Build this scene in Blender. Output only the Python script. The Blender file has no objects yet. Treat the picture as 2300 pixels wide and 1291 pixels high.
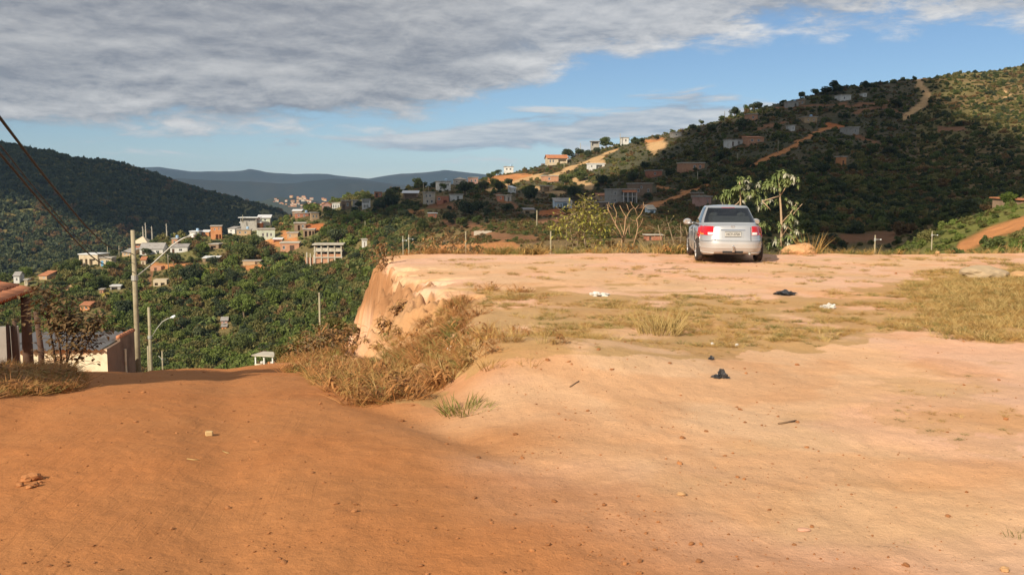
import bpy, bmesh, math, random
import numpy as np
from mathutils import Vector, Matrix

# ------------------------------------------------------------------ camera, sky, sun, exposure
S = bpy.context.scene
C = S.collection
F, CX, CY, HOR, EYE = 2100.0, 1150.0, 645.5, 430.0, 1.6
PITCH = math.atan((CY - HOR) / F)
cam_d = bpy.data.cameras.new('camera'); cam = bpy.data.objects.new('camera', cam_d); C.objects.link(cam)
cam.location = (0, 0, EYE); cam.rotation_euler = (math.pi / 2 - PITCH, 0, 0)
cam_d.sensor_width = 36; cam_d.lens = 36 * F / 2300.0; cam_d.clip_start = 0.1; cam_d.clip_end = 40000
S.camera = cam

SUN_AZ, SUN_EL = math.radians(35), math.radians(31)        # azimuth measured from straight behind the camera towards the left
SUN = np.array([-math.sin(SUN_AZ) * math.cos(SUN_EL), -math.cos(SUN_AZ) * math.cos(SUN_EL), math.sin(SUN_EL)])
sd = bpy.data.lights.new('sun', 'SUN'); sd.energy = 5.0; sd.angle = math.radians(0.6); sd.color = (1.0, 0.87, 0.68)
so = bpy.data.objects.new('sun', sd); C.objects.link(so)
so.rotation_euler = Vector(SUN).to_track_quat('Z', 'Y').to_euler(); so.location = (-60, -80, 90)

S.view_settings.view_transform = 'Standard'; S.view_settings.look = 'None'
S.view_settings.gamma = 1.0; S.view_settings.exposure = 0.35; S.view_settings.use_curve_mapping = False
S.render.engine = 'CYCLES'
S.cycles.max_bounces = 5; S.cycles.diffuse_bounces = 2; S.cycles.glossy_bounces = 2; S.cycles.transmission_bounces = 3
S.cycles.transparent_max_bounces = 6; S.cycles.volume_bounces = 0
S.cycles.use_denoising = True

W = bpy.data.worlds.new('World'); S.world = W; W.use_nodes = True
nt = W.node_tree; nt.nodes.clear()


class NG:
    """tiny node graph helper"""
    def __init__(self, tree): self.t = tree
    def n(self, typ, ins=None, **props):
        nd = self.t.nodes.new(typ)
        for k, v in props.items(): setattr(nd, k, v)
        for k, v in (ins or {}).items():
            if isinstance(v, bpy.types.NodeSocket): self.t.links.new(v, nd.inputs[k])
            else: nd.inputs[k].default_value = v
        return nd
    def m(self, op, a, b=0.0, c=0.0, clamp=False):
        nd = self.n('ShaderNodeMath', {0: a, 1: b, 2: c}, operation=op); nd.use_clamp = clamp
        return nd.outputs[0]
    def step(self, v, a, b):
        return self.n('ShaderNodeMapRange', {'Value': v, 'From Min': a, 'From Max': b}, interpolation_type='SMOOTHSTEP').outputs[0]
    def mix(self, f, a, b, blend='MIX'):
        nd = self.n('ShaderNodeMix', {}, data_type='RGBA', blend_type=blend)
        for idx, v in ((0, f), (6, a), (7, b)):
            if isinstance(v, bpy.types.NodeSocket): self.t.links.new(v, nd.inputs[idx])
            else: nd.inputs[idx].default_value = v
        return nd.outputs[2]
    def noise(self, vec, scale, detail=4, rough=0.55, dist=0.0):
        nd = self.n('ShaderNodeTexNoise', {'Scale': scale, 'Detail': detail, 'Roughness': rough, 'Distortion': dist})
        if vec is not None: self.t.links.new(vec, nd.inputs['Vector'])
        return nd.outputs['Fac']


g = NG(nt)
geo = g.n('ShaderNodeTexCoord').outputs['Generated']
sep = g.n('ShaderNodeSeparateXYZ', {0: geo})
dx, dy, dz = sep.outputs
az = g.m('ARCTAN2', dx, dy)                                   # 0 straight ahead, + to the right
el = g.m('ARCSINE', dz)
sky = g.n('ShaderNodeTexSky', sky_type='NISHITA', sun_disc=False, sun_elevation=SUN_EL,
          sun_rotation=math.pi + SUN_AZ, altitude=1000, air_density=1.0, dust_density=0.0, ozone_density=4.5)


def cloud_coords(sa, se, off):
    return g.n('ShaderNodeCombineXYZ', {0: g.m('MULTIPLY', az, sa), 1: g.m('ADD', g.m('MULTIPLY', el, se), off), 2: 3.7}).outputs[0]


def curve(val, pts, lo=-3.1416, hi=3.1416):
    t = g.n('ShaderNodeMapRange', {'Value': val, 'From Min': lo, 'From Max': hi}).outputs[0]
    nd = g.n('ShaderNodeFloatCurve', {'Value': t})
    c = nd.mapping.curves[0]
    pp = [((a - lo) / (hi - lo), v) for a, v in pts]
    c.points[0].location = pp[0]; c.points[-1].location = pp[-1]
    for p in pp[1:-1]: c.points.new(*p)
    nd.mapping.update()
    return nd.outputs[0]


# high cloud deck: lower edge by azimuth (values are elevation in radians * 4); the edge wanders with the noise
edge = curve(az, [(-3.1416, .46), (-1.6, .40), (-.70, .17), (-.5, .17), (-.42, .215), (-.30, .235), (-.16, .245), (-.05, .31), (.02, .40), (.06, .48), (.12, .53), (.21, .575), (.36, .60), (.52, .60), (1.0, .58), (1.6, .5), (3.1416, .46)])
edge = g.m('MULTIPLY', edge, 0.25)
nA = g.noise(cloud_coords(7, 26, 0), 1.0, 7, 0.56, 0.35)
nB = g.noise(cloud_coords(19, 58, 5), 1.0, 8, 0.66, 0.3)
nA2 = g.noise(cloud_coords(7, 26, .42), 1.0, 7, 0.56, 0.35)
nB2 = g.noise(cloud_coords(19, 58, 5.5), 1.0, 8, 0.66, 0.3)
nn = g.m('ADD', g.m('MULTIPLY', nA, .6), g.m('MULTIPLY', nB, .4))
nn2 = g.m('ADD', g.m('MULTIPLY', nA2, .6), g.m('MULTIPLY', nB2, .4))
above = g.m('SUBTRACT', el, edge)
d1 = g.m('ADD', g.m('MULTIPLY', above, 18.0), g.m('MULTIPLY', g.m('SUBTRACT', nn, .5), 2.6))
deck = g.step(d1, -.05, .42)
# the deck breaks up into separate puffs further right and overhead
breakup = g.m('MULTIPLY', g.step(az, -.06, .16), g.m('MULTIPLY', g.step(nn, .46, .34), .4))
deck = g.m('MULTIPLY', deck, g.m('SUBTRACT', 1.0, breakup))
# low bank of cumulus and thin streaks above the far hills
mid = curve(az, [(-3.1416, .5), (-.8, .42), (-.45, .30), (-.35, .32), (-.24, .36), (-.12, .50), (-.03, .62), (.10, .70), (.19, .66), (.26, .55), (.4, .40), (1.0, .45), (3.1416, .5)])
mid_el = curve(az, [(-3.1416, .2), (-.5, .14), (-.32, .17), (-.2, .20), (-.05, .22), (.1, .26), (.2, .30), (.5, .3), (3.1416, .2)])
mid_el = g.m('MULTIPLY', mid_el, .25)
band = g.m('SUBTRACT', 1.0, g.m('MINIMUM', g.m('DIVIDE', g.m('ABSOLUTE', g.m('SUBTRACT', el, mid_el)), .040), 1.0))
nC = g.noise(cloud_coords(9, 60, 11), 1.0, 6, .58, .3)
nC2 = g.noise(cloud_coords(9, 60, 11.5), 1.0, 6, .58, .3)
d2 = g.m('ADD', g.m('MULTIPLY', g.m('SUBTRACT', nC, .5), 2.6), g.m('ADD', g.m('MULTIPLY', g.m('SUBTRACT', mid, .62), 2.2), g.m('MULTIPLY', g.m('SUBTRACT', band, .5), 1.3)))
low = g.m('MULTIPLY', g.step(d2, -.02, .42), g.step(band, 0.02, .3))
# shading: tops lit by the low sun, bases grey-blue
lit1 = g.n('ShaderNodeMapRange', {'Value': g.m('ADD', g.m('SUBTRACT', nn, nn2), g.m('MULTIPLY', g.m('SUBTRACT', nB, .5), .22)), 'From Min': -.13, 'From Max': .20}).outputs[0]
thick = g.step(d1, .15, 1.6)
lit1 = g.m('MULTIPLY', lit1, g.m('SUBTRACT', 1.0, g.m('MULTIPLY', thick, .42)))
lit2 = g.n('ShaderNodeMapRange', {'Value': g.m('SUBTRACT', nC, nC2), 'From Min': -.12, 'From Max': .16}).outputs[0]
cdeck = g.mix(lit1, (2.95, 3.1, 3.45, 1), (8.4, 8.2, 7.9, 1))
cdeck = g.mix(g.m('MULTIPLY', g.step(az, -.12, .1), .75), cdeck, g.mix(lit1, (4.3, 4.6, 5.1, 1), (10.2, 10.0, 9.7, 1)))
clow = g.mix(lit2, (3.9, 4.4, 5.2, 1), (8.0, 7.9, 7.7, 1))
col = g.mix(g.m('MULTIPLY', low, .85), sky.outputs[0], clow)
col = g.mix(g.m('MULTIPLY', deck, .96), col, cdeck)
bg = g.n('ShaderNodeBackground', {'Color': col, 'Strength': 0.070})
wo = g.n('ShaderNodeOutputWorld', {'Surface': bg.outputs[0]})

# ------------------------------------------------------------------ helpers
random.seed(7)
RNG = np.random.default_rng(11)
cp, sp_ = math.cos(PITCH), math.sin(PITCH)


def at(px, py, Y):
    """world point at distance Y (metres ahead) in the direction of a photograph pixel"""
    a, b = (px - CX) / F, (CY - py) / F
    d = np.array([a, cp + sp_ * b, -sp_ + cp * b])
    t = Y / d[1]
    return np.array([0, 0, EYE]) + d * t


def pix(x, y, z):
    x, y, z = np.asarray(x, float), np.asarray(y, float), np.asarray(z, float) - EYE
    depth = y * cp - z * sp_
    up = y * sp_ + z * cp
    return CX + F * x / depth, CY - F * up / depth


def _hash(ix, iy, seed):
    h = (ix.astype(np.int64) * 374761393 + iy.astype(np.int64) * 668265263 + seed * 1274126177) & 0x7fffffff
    h = ((h ^ (h >> 13)) * 1274126177) & 0x7fffffff
    return ((h ^ (h >> 16)) & 0xffff) / 65535.0


def vnoise(x, y, seed=0):
    x = np.asarray(x, float); y = np.asarray(y, float)
    x0, y0 = np.floor(x), np.floor(y); fx, fy = x - x0, y - y0
    fx = fx * fx * (3 - 2 * fx); fy = fy * fy * (3 - 2 * fy)
    a = _hash(x0, y0, seed); b = _hash(x0 + 1, y0, seed); c = _hash(x0, y0 + 1, seed); d = _hash(x0 + 1, y0 + 1, seed)
    return (a * (1 - fx) + b * fx) * (1 - fy) + (c * (1 - fx) + d * fx) * fy


def fbm(x, y, oct=4, seed=0):
    s = 0; a = .5; n = 0
    for i in range(oct):
        s = s + a * vnoise(np.asarray(x) * 2 ** i + 17.3 * i, np.asarray(y) * 2 ** i + 9.1 * i, seed + i); n += a; a *= .5
    return s / n


def sst(x, a, b):
    t = np.clip((np.asarray(x, float) - a) / (b - a), 0, 1)
    return t * t * (3 - 2 * t)


def inpoly(px, py, poly):
    px = np.asarray(px, float); py = np.asarray(py, float)
    r = np.zeros(px.shape, bool); n = len(poly)
    for i in range(n):
        x1, y1 = poly[i]; x2, y2 = poly[(i + 1) % n]
        if y1 == y2: continue
        c = ((y1 > py) != (y2 > py)) & (px < (x2 - x1) * (py - y1) / (y2 - y1) + x1)
        r ^= c
    return r


def segdist(px, py, pts):
    d = np.full(np.shape(px), 1e9)
    for (x1, y1), (x2, y2) in zip(pts[:-1], pts[1:]):
        vx, vy = x2 - x1, y2 - y1
        t = np.clip(((px - x1) * vx + (py - y1) * vy) / (vx * vx + vy * vy + 1e-9), 0, 1)
        d = np.minimum(d, np.hypot(px - x1 - t * vx, py - y1 - t * vy))
    return d


def tag(o, label=None, cat=None, group=None, kind=None):
    for k, v in (('label', label), ('category', cat), ('group', group), ('kind', kind)):
        if v: o[k] = v
    return o


def empty(name, loc, rz=0.0, scale=1.0):
    o = bpy.data.objects.new(name, None); C.objects.link(o)
    o.location = [float(v) for v in loc]; o.rotation_euler = (0, 0, rz); o.scale = (scale,) * 3
    o.empty_display_size = .2
    return o


def link(name, me, parent=None, loc=None, rot=None, scale=None):
    o = bpy.data.objects.new(name, me); C.objects.link(o)
    if parent is not None: o.parent = parent
    if loc is not None: o.location = [float(v) for v in loc]
    if rot is not None: o.rotation_euler = rot
    if scale is not None: o.scale = scale if hasattr(scale, '__len__') else (scale,) * 3
    return o


class MB:
    """collects faces; build() makes ONE mesh object"""
    def __init__(self): self.v = []; self.f = []; self.mi = []; self.cur = 0
    def add(self, vs, fs):
        o = len(self.v); self.v += [tuple(map(float, p)) for p in vs]
        self.f += [tuple(i + o for i in f) for f in fs]; self.mi += [self.cur] * len(fs)
        return self
    def box(self, c, s, rz=0.0, top=(1, 1)):
        hx, hy, hz = s[0] / 2, s[1] / 2, s[2] / 2; ca, sa = math.cos(rz), math.sin(rz); vs = []
        for k, (a, b) in ((-1, (1, 1)), (1, top)):
            for i, j in ((-1, -1), (1, -1), (1, 1), (-1, 1)):
                x, y = i * hx * a, j * hy * b
                vs.append((c[0] + x * ca - y * sa, c[1] + x * sa + y * ca, c[2] + k * hz))
        return self.add(vs, [(0, 3, 2, 1), (4, 5, 6, 7), (0, 1, 5, 4), (1, 2, 6, 5), (2, 3, 7, 6), (3, 0, 4, 7)])
    def tube(self, pts, rad, n=8, cap=True):
        pts = [Vector(p) for p in pts]; m = len(pts)
        if not hasattr(rad, '__len__'): rad = [rad] * m
        prev = None; vs = []
        for i in range(m):
            t = (pts[min(i + 1, m - 1)] - pts[max(i - 1, 0)]).normalized()
            if prev is None: a = t.orthogonal().normalized()
            else:
                a = prev - t * prev.dot(t)
                a = a.normalized() if a.length > 1e-6 else t.orthogonal().normalized()
            prev = a; b = t.cross(a)
            for k in range(n):
                q = 2 * math.pi * k / n
                vs.append(pts[i] + (a * math.cos(q) + b * math.sin(q)) * rad[i])
        fs = [(i * n + k, i * n + (k + 1) % n, (i + 1) * n + (k + 1) % n, (i + 1) * n + k) for i in range(m - 1) for k in range(n)]
        if cap: fs += [tuple(range(n - 1, -1, -1)), tuple(range((m - 1) * n, m * n))]
        return self.add(vs, fs)
    def blob(self, c, r, seed=0, sub=2, amp=.25, freq=1.3):
        bm = bmesh.new(); bmesh.ops.create_icosphere(bm, subdivisions=sub, radius=1.0)
        r = r if hasattr(r, '__len__') else (r, r, r); vs = []
        for v in bm.verts:
            p = v.co; k = 1 + amp * 2 * (fbm(p.x * freq + 5 + seed * 3.1, p.y * freq + p.z * freq * 1.7 + seed, 3, seed) - .5)
            vs.append((c[0] + p.x * r[0] * k, c[1] + p.y * r[1] * k, c[2] + p.z * r[2] * k))
        fs = [tuple(v.index for v in f.verts) for f in bm.faces]; bm.free()
        return self.add(vs, fs)
    def mesh(self, name, mat, smooth=False):
        me = bpy.data.meshes.new(name); me.from_pydata(self.v, [], self.f)
        for m in (mat if isinstance(mat, (list, tuple)) else [mat]): me.materials.append(m)
        me.polygons.foreach_set('material_index', self.mi)
        if smooth: me.polygons.foreach_set('use_smooth', [True] * len(self.f))
        me.update()
        return me
    def build(self, name, mat, parent=None, loc=None, smooth=False, rot=None):
        return link(name, self.mesh(name, mat, smooth), parent, loc, rot)


def fast_mesh(name, V, Fc, mat, cols=None, smooth=True):
    """V (n,3) array, Fc (m,k) int array, k = 3 or 4"""
    me = bpy.data.meshes.new(name); V = np.asarray(V, np.float32); Fc = np.asarray(Fc, np.int32); k = Fc.shape[1]
    me.vertices.add(len(V)); me.vertices.foreach_set('co', V.ravel())
    me.loops.add(Fc.size); me.loops.foreach_set('vertex_index', Fc.ravel())
    me.polygons.add(len(Fc)); me.polygons.foreach_set('loop_start', np.arange(0, Fc.size, k, dtype=np.int32))
    me.update(calc_edges=True)
    me.polygons.foreach_set('use_smooth', np.full(len(Fc), smooth))
    if cols is not None:
        a = me.attributes.new('col', 'FLOAT_COLOR', 'POINT')
        a.data.foreach_set('color', np.concatenate([cols, np.ones((len(cols), 1))], 1).astype(np.float32).ravel())
    me.materials.append(mat); me.validate()
    return me


def grid_faces(nr, nc):
    i = np.arange(nr - 1)[:, None] * nc + np.arange(nc - 1)[None]
    return np.stack([i, i + 1, i + nc + 1, i + nc], -1).reshape(-1, 4)


# ------------------------------------------------------------------ materials
def newmat(name):
    m = bpy.data.materials.new(name); m.use_nodes = True; t = m.node_tree
    b = t.nodes['Principled BSDF']
    return m, NG(t), b


MATS = {}


def mat(name, c, rough=.8, var=.25, scale=3.0, metal=0.0, bump=0.0, spec=.3, obj_var=0.0, stain=None, stain_scale=.6, coord='Object'):
    """plain surface with tonal variation, optional stains and fine relief"""
    if name in MATS: return MATS[name]
    m, g, b = newmat(name)
    tc = g.n('ShaderNodeTexCoord').outputs[coord]
    n1 = g.noise(tc, scale, 5, .6)
    v = g.m('ADD', 1 - var, g.m('MULTIPLY', n1, 2 * var))
    if obj_var:
        r = g.n('ShaderNodeObjectInfo').outputs['Random']
        v = g.m('MULTIPLY', v, g.m('ADD', 1 - obj_var, g.m('MULTIPLY', r, 2 * obj_var)))
    base = (c[0], c[1], c[2], 1)
    if stain:
        n2 = g.noise(tc, stain_scale, 5, .65, .4)
        base = g.mix(g.step(n2, .47, .68), base, (*stain, 1))
    vc = g.n('ShaderNodeCombineColor', {0: v, 1: v, 2: v}).outputs[0]
    g.t.links.new(g.mix(1.0, base, vc, 'MULTIPLY'), b.inputs['Base Color'])
    b.inputs['Roughness'].default_value = rough; b.inputs['Metallic'].default_value = metal
    b.inputs['Specular IOR Level'].default_value = spec
    if bump:
        bp = g.n('ShaderNodeBump', {'Height': n1, 'Strength': bump, 'Distance': .05})
        g.t.links.new(bp.outputs[0], b.inputs['Normal'])
    MATS[name] = m
    return m


def leafmat(name, c1, c2, var=.35, trans=.38):
    """foliage: colour differs from clump to clump and plant to plant"""
    if name in MATS: return MATS[name]
    m, g, b = newmat(name)
    tc = g.n('ShaderNodeTexCoord').outputs['Object']
    r = g.n('ShaderNodeObjectInfo').outputs['Random']
    n1 = g.noise(tc, .9, 3, .6); n2 = g.noise(tc, 6.0, 2, .5)
    f = g.m('ADD', g.m('MULTIPLY', g.m('SUBTRACT', n1, .5), 1.6), g.m('ADD', g.m('MULTIPLY', r, .7), .15), clamp=True)
    c = g.mix(f, (*c1, 1), (*c2, 1))
    v = g.m('ADD', 1 - var, g.m('MULTIPLY', n2, 2 * var))
    v = g.m('MULTIPLY', v, g.m('ADD', .8, g.m('MULTIPLY', g.m('FRACT', g.m('MULTIPLY', r, 7.3)), .4)))
    vc = g.n('ShaderNodeCombineColor', {0: v, 1: v, 2: v}).outputs[0]
    c = g.mix(1.0, c, vc, 'MULTIPLY')
    g.t.links.new(c, b.inputs['Base Color'])
    b.inputs['Roughness'].default_value = .6; b.inputs['Specular IOR Level'].default_value = .25
    tr = g.n('ShaderNodeBsdfTranslucent', {'Color': c})
    mx = g.n('ShaderNodeMixShader', {0: trans, 1: b.outputs[0], 2: tr.outputs[0]})
    g.t.links.new(mx.outputs[0], g.t.nodes['Material Output'].inputs['Surface'])
    MATS[name] = m
    return m


def soilmat(name, near=True):
    m, g, b = newmat(name)
    at_ = g.n('ShaderNodeAttribute', attribute_name='col').outputs['Color']
    p = g.n('ShaderNodeNewGeometry').outputs['Position']
    if near:
        n1 = g.noise(p, .7, 6, .62, .3); n2 = g.noise(p, 9, 6, .7); n3 = g.noise(p, 55, 4, .7)
        # faint ruts and drag marks that follow the road
        q = g.n('ShaderNodeSeparateXYZ', {0: p}); u = g.m('ADD', q.outputs[0], g.m('MULTIPLY', q.outputs[1], .12))
        n4 = g.noise(g.n('ShaderNodeCombineXYZ', {0: g.m('MULTIPLY', u, 5.0), 1: g.m('MULTIPLY', q.outputs[1], .30)}).outputs[0], 1.0, 5, .6, .1)
        n5 = g.noise(g.n('ShaderNodeCombineXYZ', {0: g.m('MULTIPLY', u, 26.0), 1: g.m('MULTIPLY', q.outputs[1], .55), 2: 4.0}).outputs[0], 1.0, 3, .6, .05)
        track = g.m('MULTIPLY', g.m('MULTIPLY', g.step(n5, .52, .74), g.step(g.noise(p, .55, 3, .6), .42, .60)), g.step(g.m('ADD', q.outputs[0], g.m('MULTIPLY', q.outputs[1], .36)), 1.5, .7))
        n6 = g.noise(p, 24, 8, .75)
        v = g.m('ADD', .38, g.m('ADD', g.m('MULTIPLY', n1, .38), g.m('ADD', g.m('MULTIPLY', n2, .24), g.m('ADD', g.m('ADD', g.m('MULTIPLY', n6, .34), g.m('MULTIPLY', g.noise(p, 95, 3, .7), .26)), g.m('MULTIPLY', n4, .10)))))
        v = g.m('MULTIPLY', v, g.m('SUBTRACT', 1.0, g.m('MULTIPLY', track, .09)))
        speck = g.m('MULTIPLY', g.step(g.noise(p, 34, 4, .65), .60, .68), g.step(g.noise(p, 1.3, 3, .6), .38, .60))
        v = g.m('MULTIPLY', v, g.m('SUBTRACT', 1.0, g.m('MULTIPLY', speck, .38)))
        h = g.m('ADD', g.m('MULTIPLY', n2, .016), g.m('ADD', g.m('MULTIPLY', n6, .012), g.m('ADD', g.m('MULTIPLY', n3, .004), g.m('ADD', g.m('MULTIPLY', n4, .008), g.m('MULTIPLY', track, -.0025)))))
        bp = g.n('ShaderNodeBump', {'Height': h, 'Strength': .75, 'Distance': 1.0})
        tintn = g.step(g.noise(p, .45, 4, .6), .4, .65)
        c = g.mix(g.m('MULTIPLY', tintn, .35), at_, g.mix(1.0, at_, (1.12, .90, .72, 1), 'MULTIPLY'))
    else:
        n1 = g.noise(p, .035, 6, .65, .4); n2 = g.noise(p, .35, 5, .7)
        v = g.m('ADD', .35, g.m('ADD', g.m('MULTIPLY', n1, .7), g.m('MULTIPLY', n2, .6)))
        bp = g.n('ShaderNodeBump', {'Height': n2, 'Strength': .6, 'Distance': 2.0})
        c = at_
    vc = g.n('ShaderNodeCombineColor', {0: v, 1: v, 2: v}).outputs[0]
    g.t.links.new(g.mix(1.0, c, vc, 'MULTIPLY'), b.inputs['Base Color'])
    g.t.links.new(bp.outputs[0], b.inputs['Normal'])
    b.inputs['Roughness'].default_value = .95; b.inputs['Specular IOR Level'].default_value = .1
    return m

# ------------------------------------------------------------------ near ground: dirt road, bank, earth cliff, plateau
def ip(x, xs, ys): return np.interp(x, xs, ys)


def rim_x(y): return ip(y, [0, 5, 7, 8, 9.5, 12.7, 15, 17.5, 20, 21.5, 23, 26, 30], [1.3, .9, .25, -.10, -.25, -.25, -.55, -1.3, -2.35, -2.9, -3.15, -3.35, -4.4])
def foot_x(y): return ip(y, [0, 5, 7, 8, 9.5, 12.7, 15, 17.5, 20, 21.5, 23, 26, 30], [-.3, -.45, -.6, -.70, -.95, -1.9, -2.4, -2.45, -3.1, -3.5, -3.7, -4.0, -5.6])
def road_z(y): return ip(y, [-60, 2, 4, 6, 8, 10, 12, 14, 16, 22, 30, 45, 70, 90], [.4, .03, 0, -.08, -.2, -.43, -.74, -1.14, -1.58, -2.8, -4.5, -7.6, -13, -18])


def near_parts(x, y):
    c = sst(y, 13.0, 17.5)
    xr, xb = rim_x(y), foot_x(y)
    g1 = fbm(y * 1.1 + 3, x * .25, 4, 5) - .5
    g2 = fbm(y * 3.2 + 1, x * .8, 3, 9) - .5
    g3 = fbm(y * 7 + x * 2, x * 5, 3, 12) - .5
    t = (x - xb) / (xr - xb) + c * (1 - .75 * sst(y, 22.8, 24)) * (g1 * 1.5 + g2 * .75 + g3 * .36) - c * 1.5 * np.exp(-((y - 22.0 - .15 * np.sin(x * 9)) / .24) ** 2) - c * .8 * np.exp(-((y - 19.2) / .2) ** 2) - c * .6 * np.exp(-((y - 20.6 + .1 * np.sin(x * 11)) / .15) ** 2)
    soft = sst(t, 0, 1)
    cl = ip(np.clip(t, -5, 2), [-5, -2.5, -.9, 0, .22, .55, .85, 1.15, 1.8], [0, .07, .17, .30, .52, .84, .945, .985, 1])
    s = soft * (1 - c) + cl * c
    return s, c, t


def near_h(x, y):
    x = np.asarray(x, float); y = np.asarray(y, float)
    s, c, t = near_parts(x, y)
    zp = -.0095 * y + (fbm(x * .35, y * .35, 4, 21) - .5) * .11 + (fbm(x * 2.2, y * 2.2, 3, 23) - .5) * .035
    zp = zp + .26 * np.exp(-((x - .35) ** 2 / 1.9 + (y - 9.0) ** 2 / 1.5))       # low hump at the edge of the lot
    ye = 27.9 + (fbm(x * .5, x * 0 + 2, 3, 31) - .5) * .9
    zp = zp - np.maximum(0, y - ye) * .75 + .02 * np.exp(-((y - ye + .2) / .5) ** 2)
    u = x + .30 * (y - 4)                                                       # across the road
    zr = road_z(y) + (fbm(x * .5, y * .5, 4, 41) - .5) * .045 + (fbm(x * 3, y * 2.4, 3, 43) - .5) * .012
    gd = np.abs((y - 6.9) * .52 + (x + .66) * .85) ; zr = zr - .05 * np.exp(-(gd / .2) ** 2) * sst(y, 4.6, 5.6) * sst(y, 9, 7.5)
    zr = zr - .035 * np.exp(-((u + 1.3) / .28) ** 2) - .035 * np.exp(-((u + 2.9) / .28) ** 2)
    zr = zr + .30 * sst(-(x + 4.3 + .25 * (y - 7)), 0, 2.2) * sst(y, 12.5, 9)                     # grassy verge on the left
    face = c * sst(t, -.6, .1) * (1 - sst(t, .85, 1.2))
    crumb = ((fbm(x * 3.5, y * 3.5, 4, 53) - .5) * .75 + np.abs(fbm(x * 6, y * 6, 3, 55) - .5) * .45 + (fbm(x * 11, y * 11, 2, 57) - .5) * .20) * face
    crumb = np.minimum(crumb - .16 * face, .75 * (zp - zr) * (1 - s) + .01)
    return zr + (zp - zr) * s + crumb + (fbm(x * 9, y * 9, 2, 51) - .5) * .014


SOIL = soilmat('red_earth')
ROADC, PALE, PINK, CLIFF, GRASSY = map(np.array, ((.41, .178, .068), (.62, .395, .235), (.65, .40, .27), (.37, .195, .095), (.42, .265, .115)))


def near_col(x, y, z):
    s, c, t = near_parts(x, y)
    px, py = pix(x, y, z)
    f = sst(fbm(x * .6, y * .6, 4, 61), .38, .62)
    k = sst(x - (.35 - .36 * (y - 4)) + (fbm(x * .8, y * .8, 4, 63) - .5) * 2.0, -.6, 1.9)
    k = np.where(y > 9, np.maximum(k * sst(s, .0, .35), sst(s, .2, .6)), k)
    col = ROADC[None] * (1 - k)[:, None] + (PALE * (1 - f[:, None]) + PINK * f[:, None]) * k[:, None]
    orange = sst(fbm(x * .9 + 7, y * .9, 4, 67), .56, .68) * k
    col = col * (1 - .3 * orange[:, None]) + np.array([.52, .235, .09]) * .3 * orange[:, None]
    cc = (c * sst(t, .15, .4) * (1 - sst(t, .75, 1.05)))[:, None]
    lay = (.72 + .42 * fbm(x * .6 + y * .2, z * 5, 3, 58) + .40 * (fbm(x * 5, y * 5 + z * 2, 4, 59) - .5))[:, None]
    col = col * (1 - cc) + CLIFF * lay * cc
    # thin turf showing through the soil
    gp = [(1010, 640), (1350, 655), (1700, 668), (1950, 650), (2100, 610), (2400, 600), (2400, 760), (2000, 745), (1800, 790), (1500, 800), (1250, 790), (1150, 790), (1000, 860), (950, 920), (700, 870), (800, 760)]
    gm = inpoly(px + (fbm(x * 1.5, y * 1.5, 3, 71) - .5) * 130, py + (fbm(x * 1.5 + 9, y * 1.5, 3, 73) - .5) * 60, gp) * 1.0
    gm = gm * sst(fbm(x * 1.3, y * 1.3, 4, 75), .24, .48) * (1 - .85 * c * (1 - sst(t, 1.1, 1.6)))
    gm2 = sst(fbm(x * .9 + 40, y * .9, 4, 77), .60, .72) * k * .22
    gm3 = inpoly(px + (fbm(x * 2.5, y * 2.5, 4, 81) - .5) * 320, py + (fbm(x * 2.5 + 5, y * 2.5, 4, 83) - .5) * 160, [(2020, 850), (2330, 840), (2330, 1010), (2150, 1000), (2000, 940)]) * sst(fbm(x * 2, y * 2, 3, 79), .4, .6) * .35
    gm = np.clip(gm * 1.1 + gm2 + gm3, 0, 1)[:, None] * .85
    return col * (1 - gm) + GRASSY * gm


ncol = np.concatenate([np.linspace(-1500, -120, 60), np.arange(-112, 2420, 4.5), np.linspace(2430, 3700, 60)])
nrow = np.concatenate([np.geomspace(2.2, 8, 210), np.arange(8.04, 14, .045), np.arange(14.05, 28.8, .06), np.linspace(28.9, 35, 30)])
PXg, Yg = np.meshgrid(ncol, nrow)
Xg = (PXg - CX) / F * Yg
Zg = near_h(Xg.ravel(), Yg.ravel())
V = np.stack([Xg.ravel(), Yg.ravel(), Zg], 1)
me = fast_mesh('ground', V, grid_faces(len(nrow), len(ncol)), SOIL, near_col(V[:, 0], V[:, 1], V[:, 2]))
ground = tag(link('ground', me), kind='structure')
# the ground behind and beside the camera
bx_, by_ = np.meshgrid(np.linspace(-45, 45, 60), np.linspace(-40, 2.23, 40))
bz_ = near_h(bx_.ravel(), np.maximum(by_.ravel(), 0)) - .012
Vb = np.stack([bx_.ravel(), by_.ravel(), bz_], 1)
tag(link('ground', fast_mesh('ground_behind', Vb, grid_faces(40, 60), SOIL, near_col(Vb[:, 0], np.maximum(Vb[:, 1], 2), Vb[:, 2]))), kind='structure')


def near_hit(px, py, y0=2.3, y1=34):
    Ys = np.geomspace(y0, y1, 1500)
    a, b = (px - CX) / F, (CY - py) / F
    d = np.array([a, cp + sp_ * b, -sp_ + cp * b])
    X = d[0] / d[1] * Ys; Z = EYE + d[2] / d[1] * Ys
    hh = near_h(X, Ys); m = hh > Z
    i = np.argmax(m) if m.any() else np.argmin(np.where(Ys < 28.0, Z - hh, 99))
    return np.array([X[i], Ys[i], hh[i]])


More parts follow.
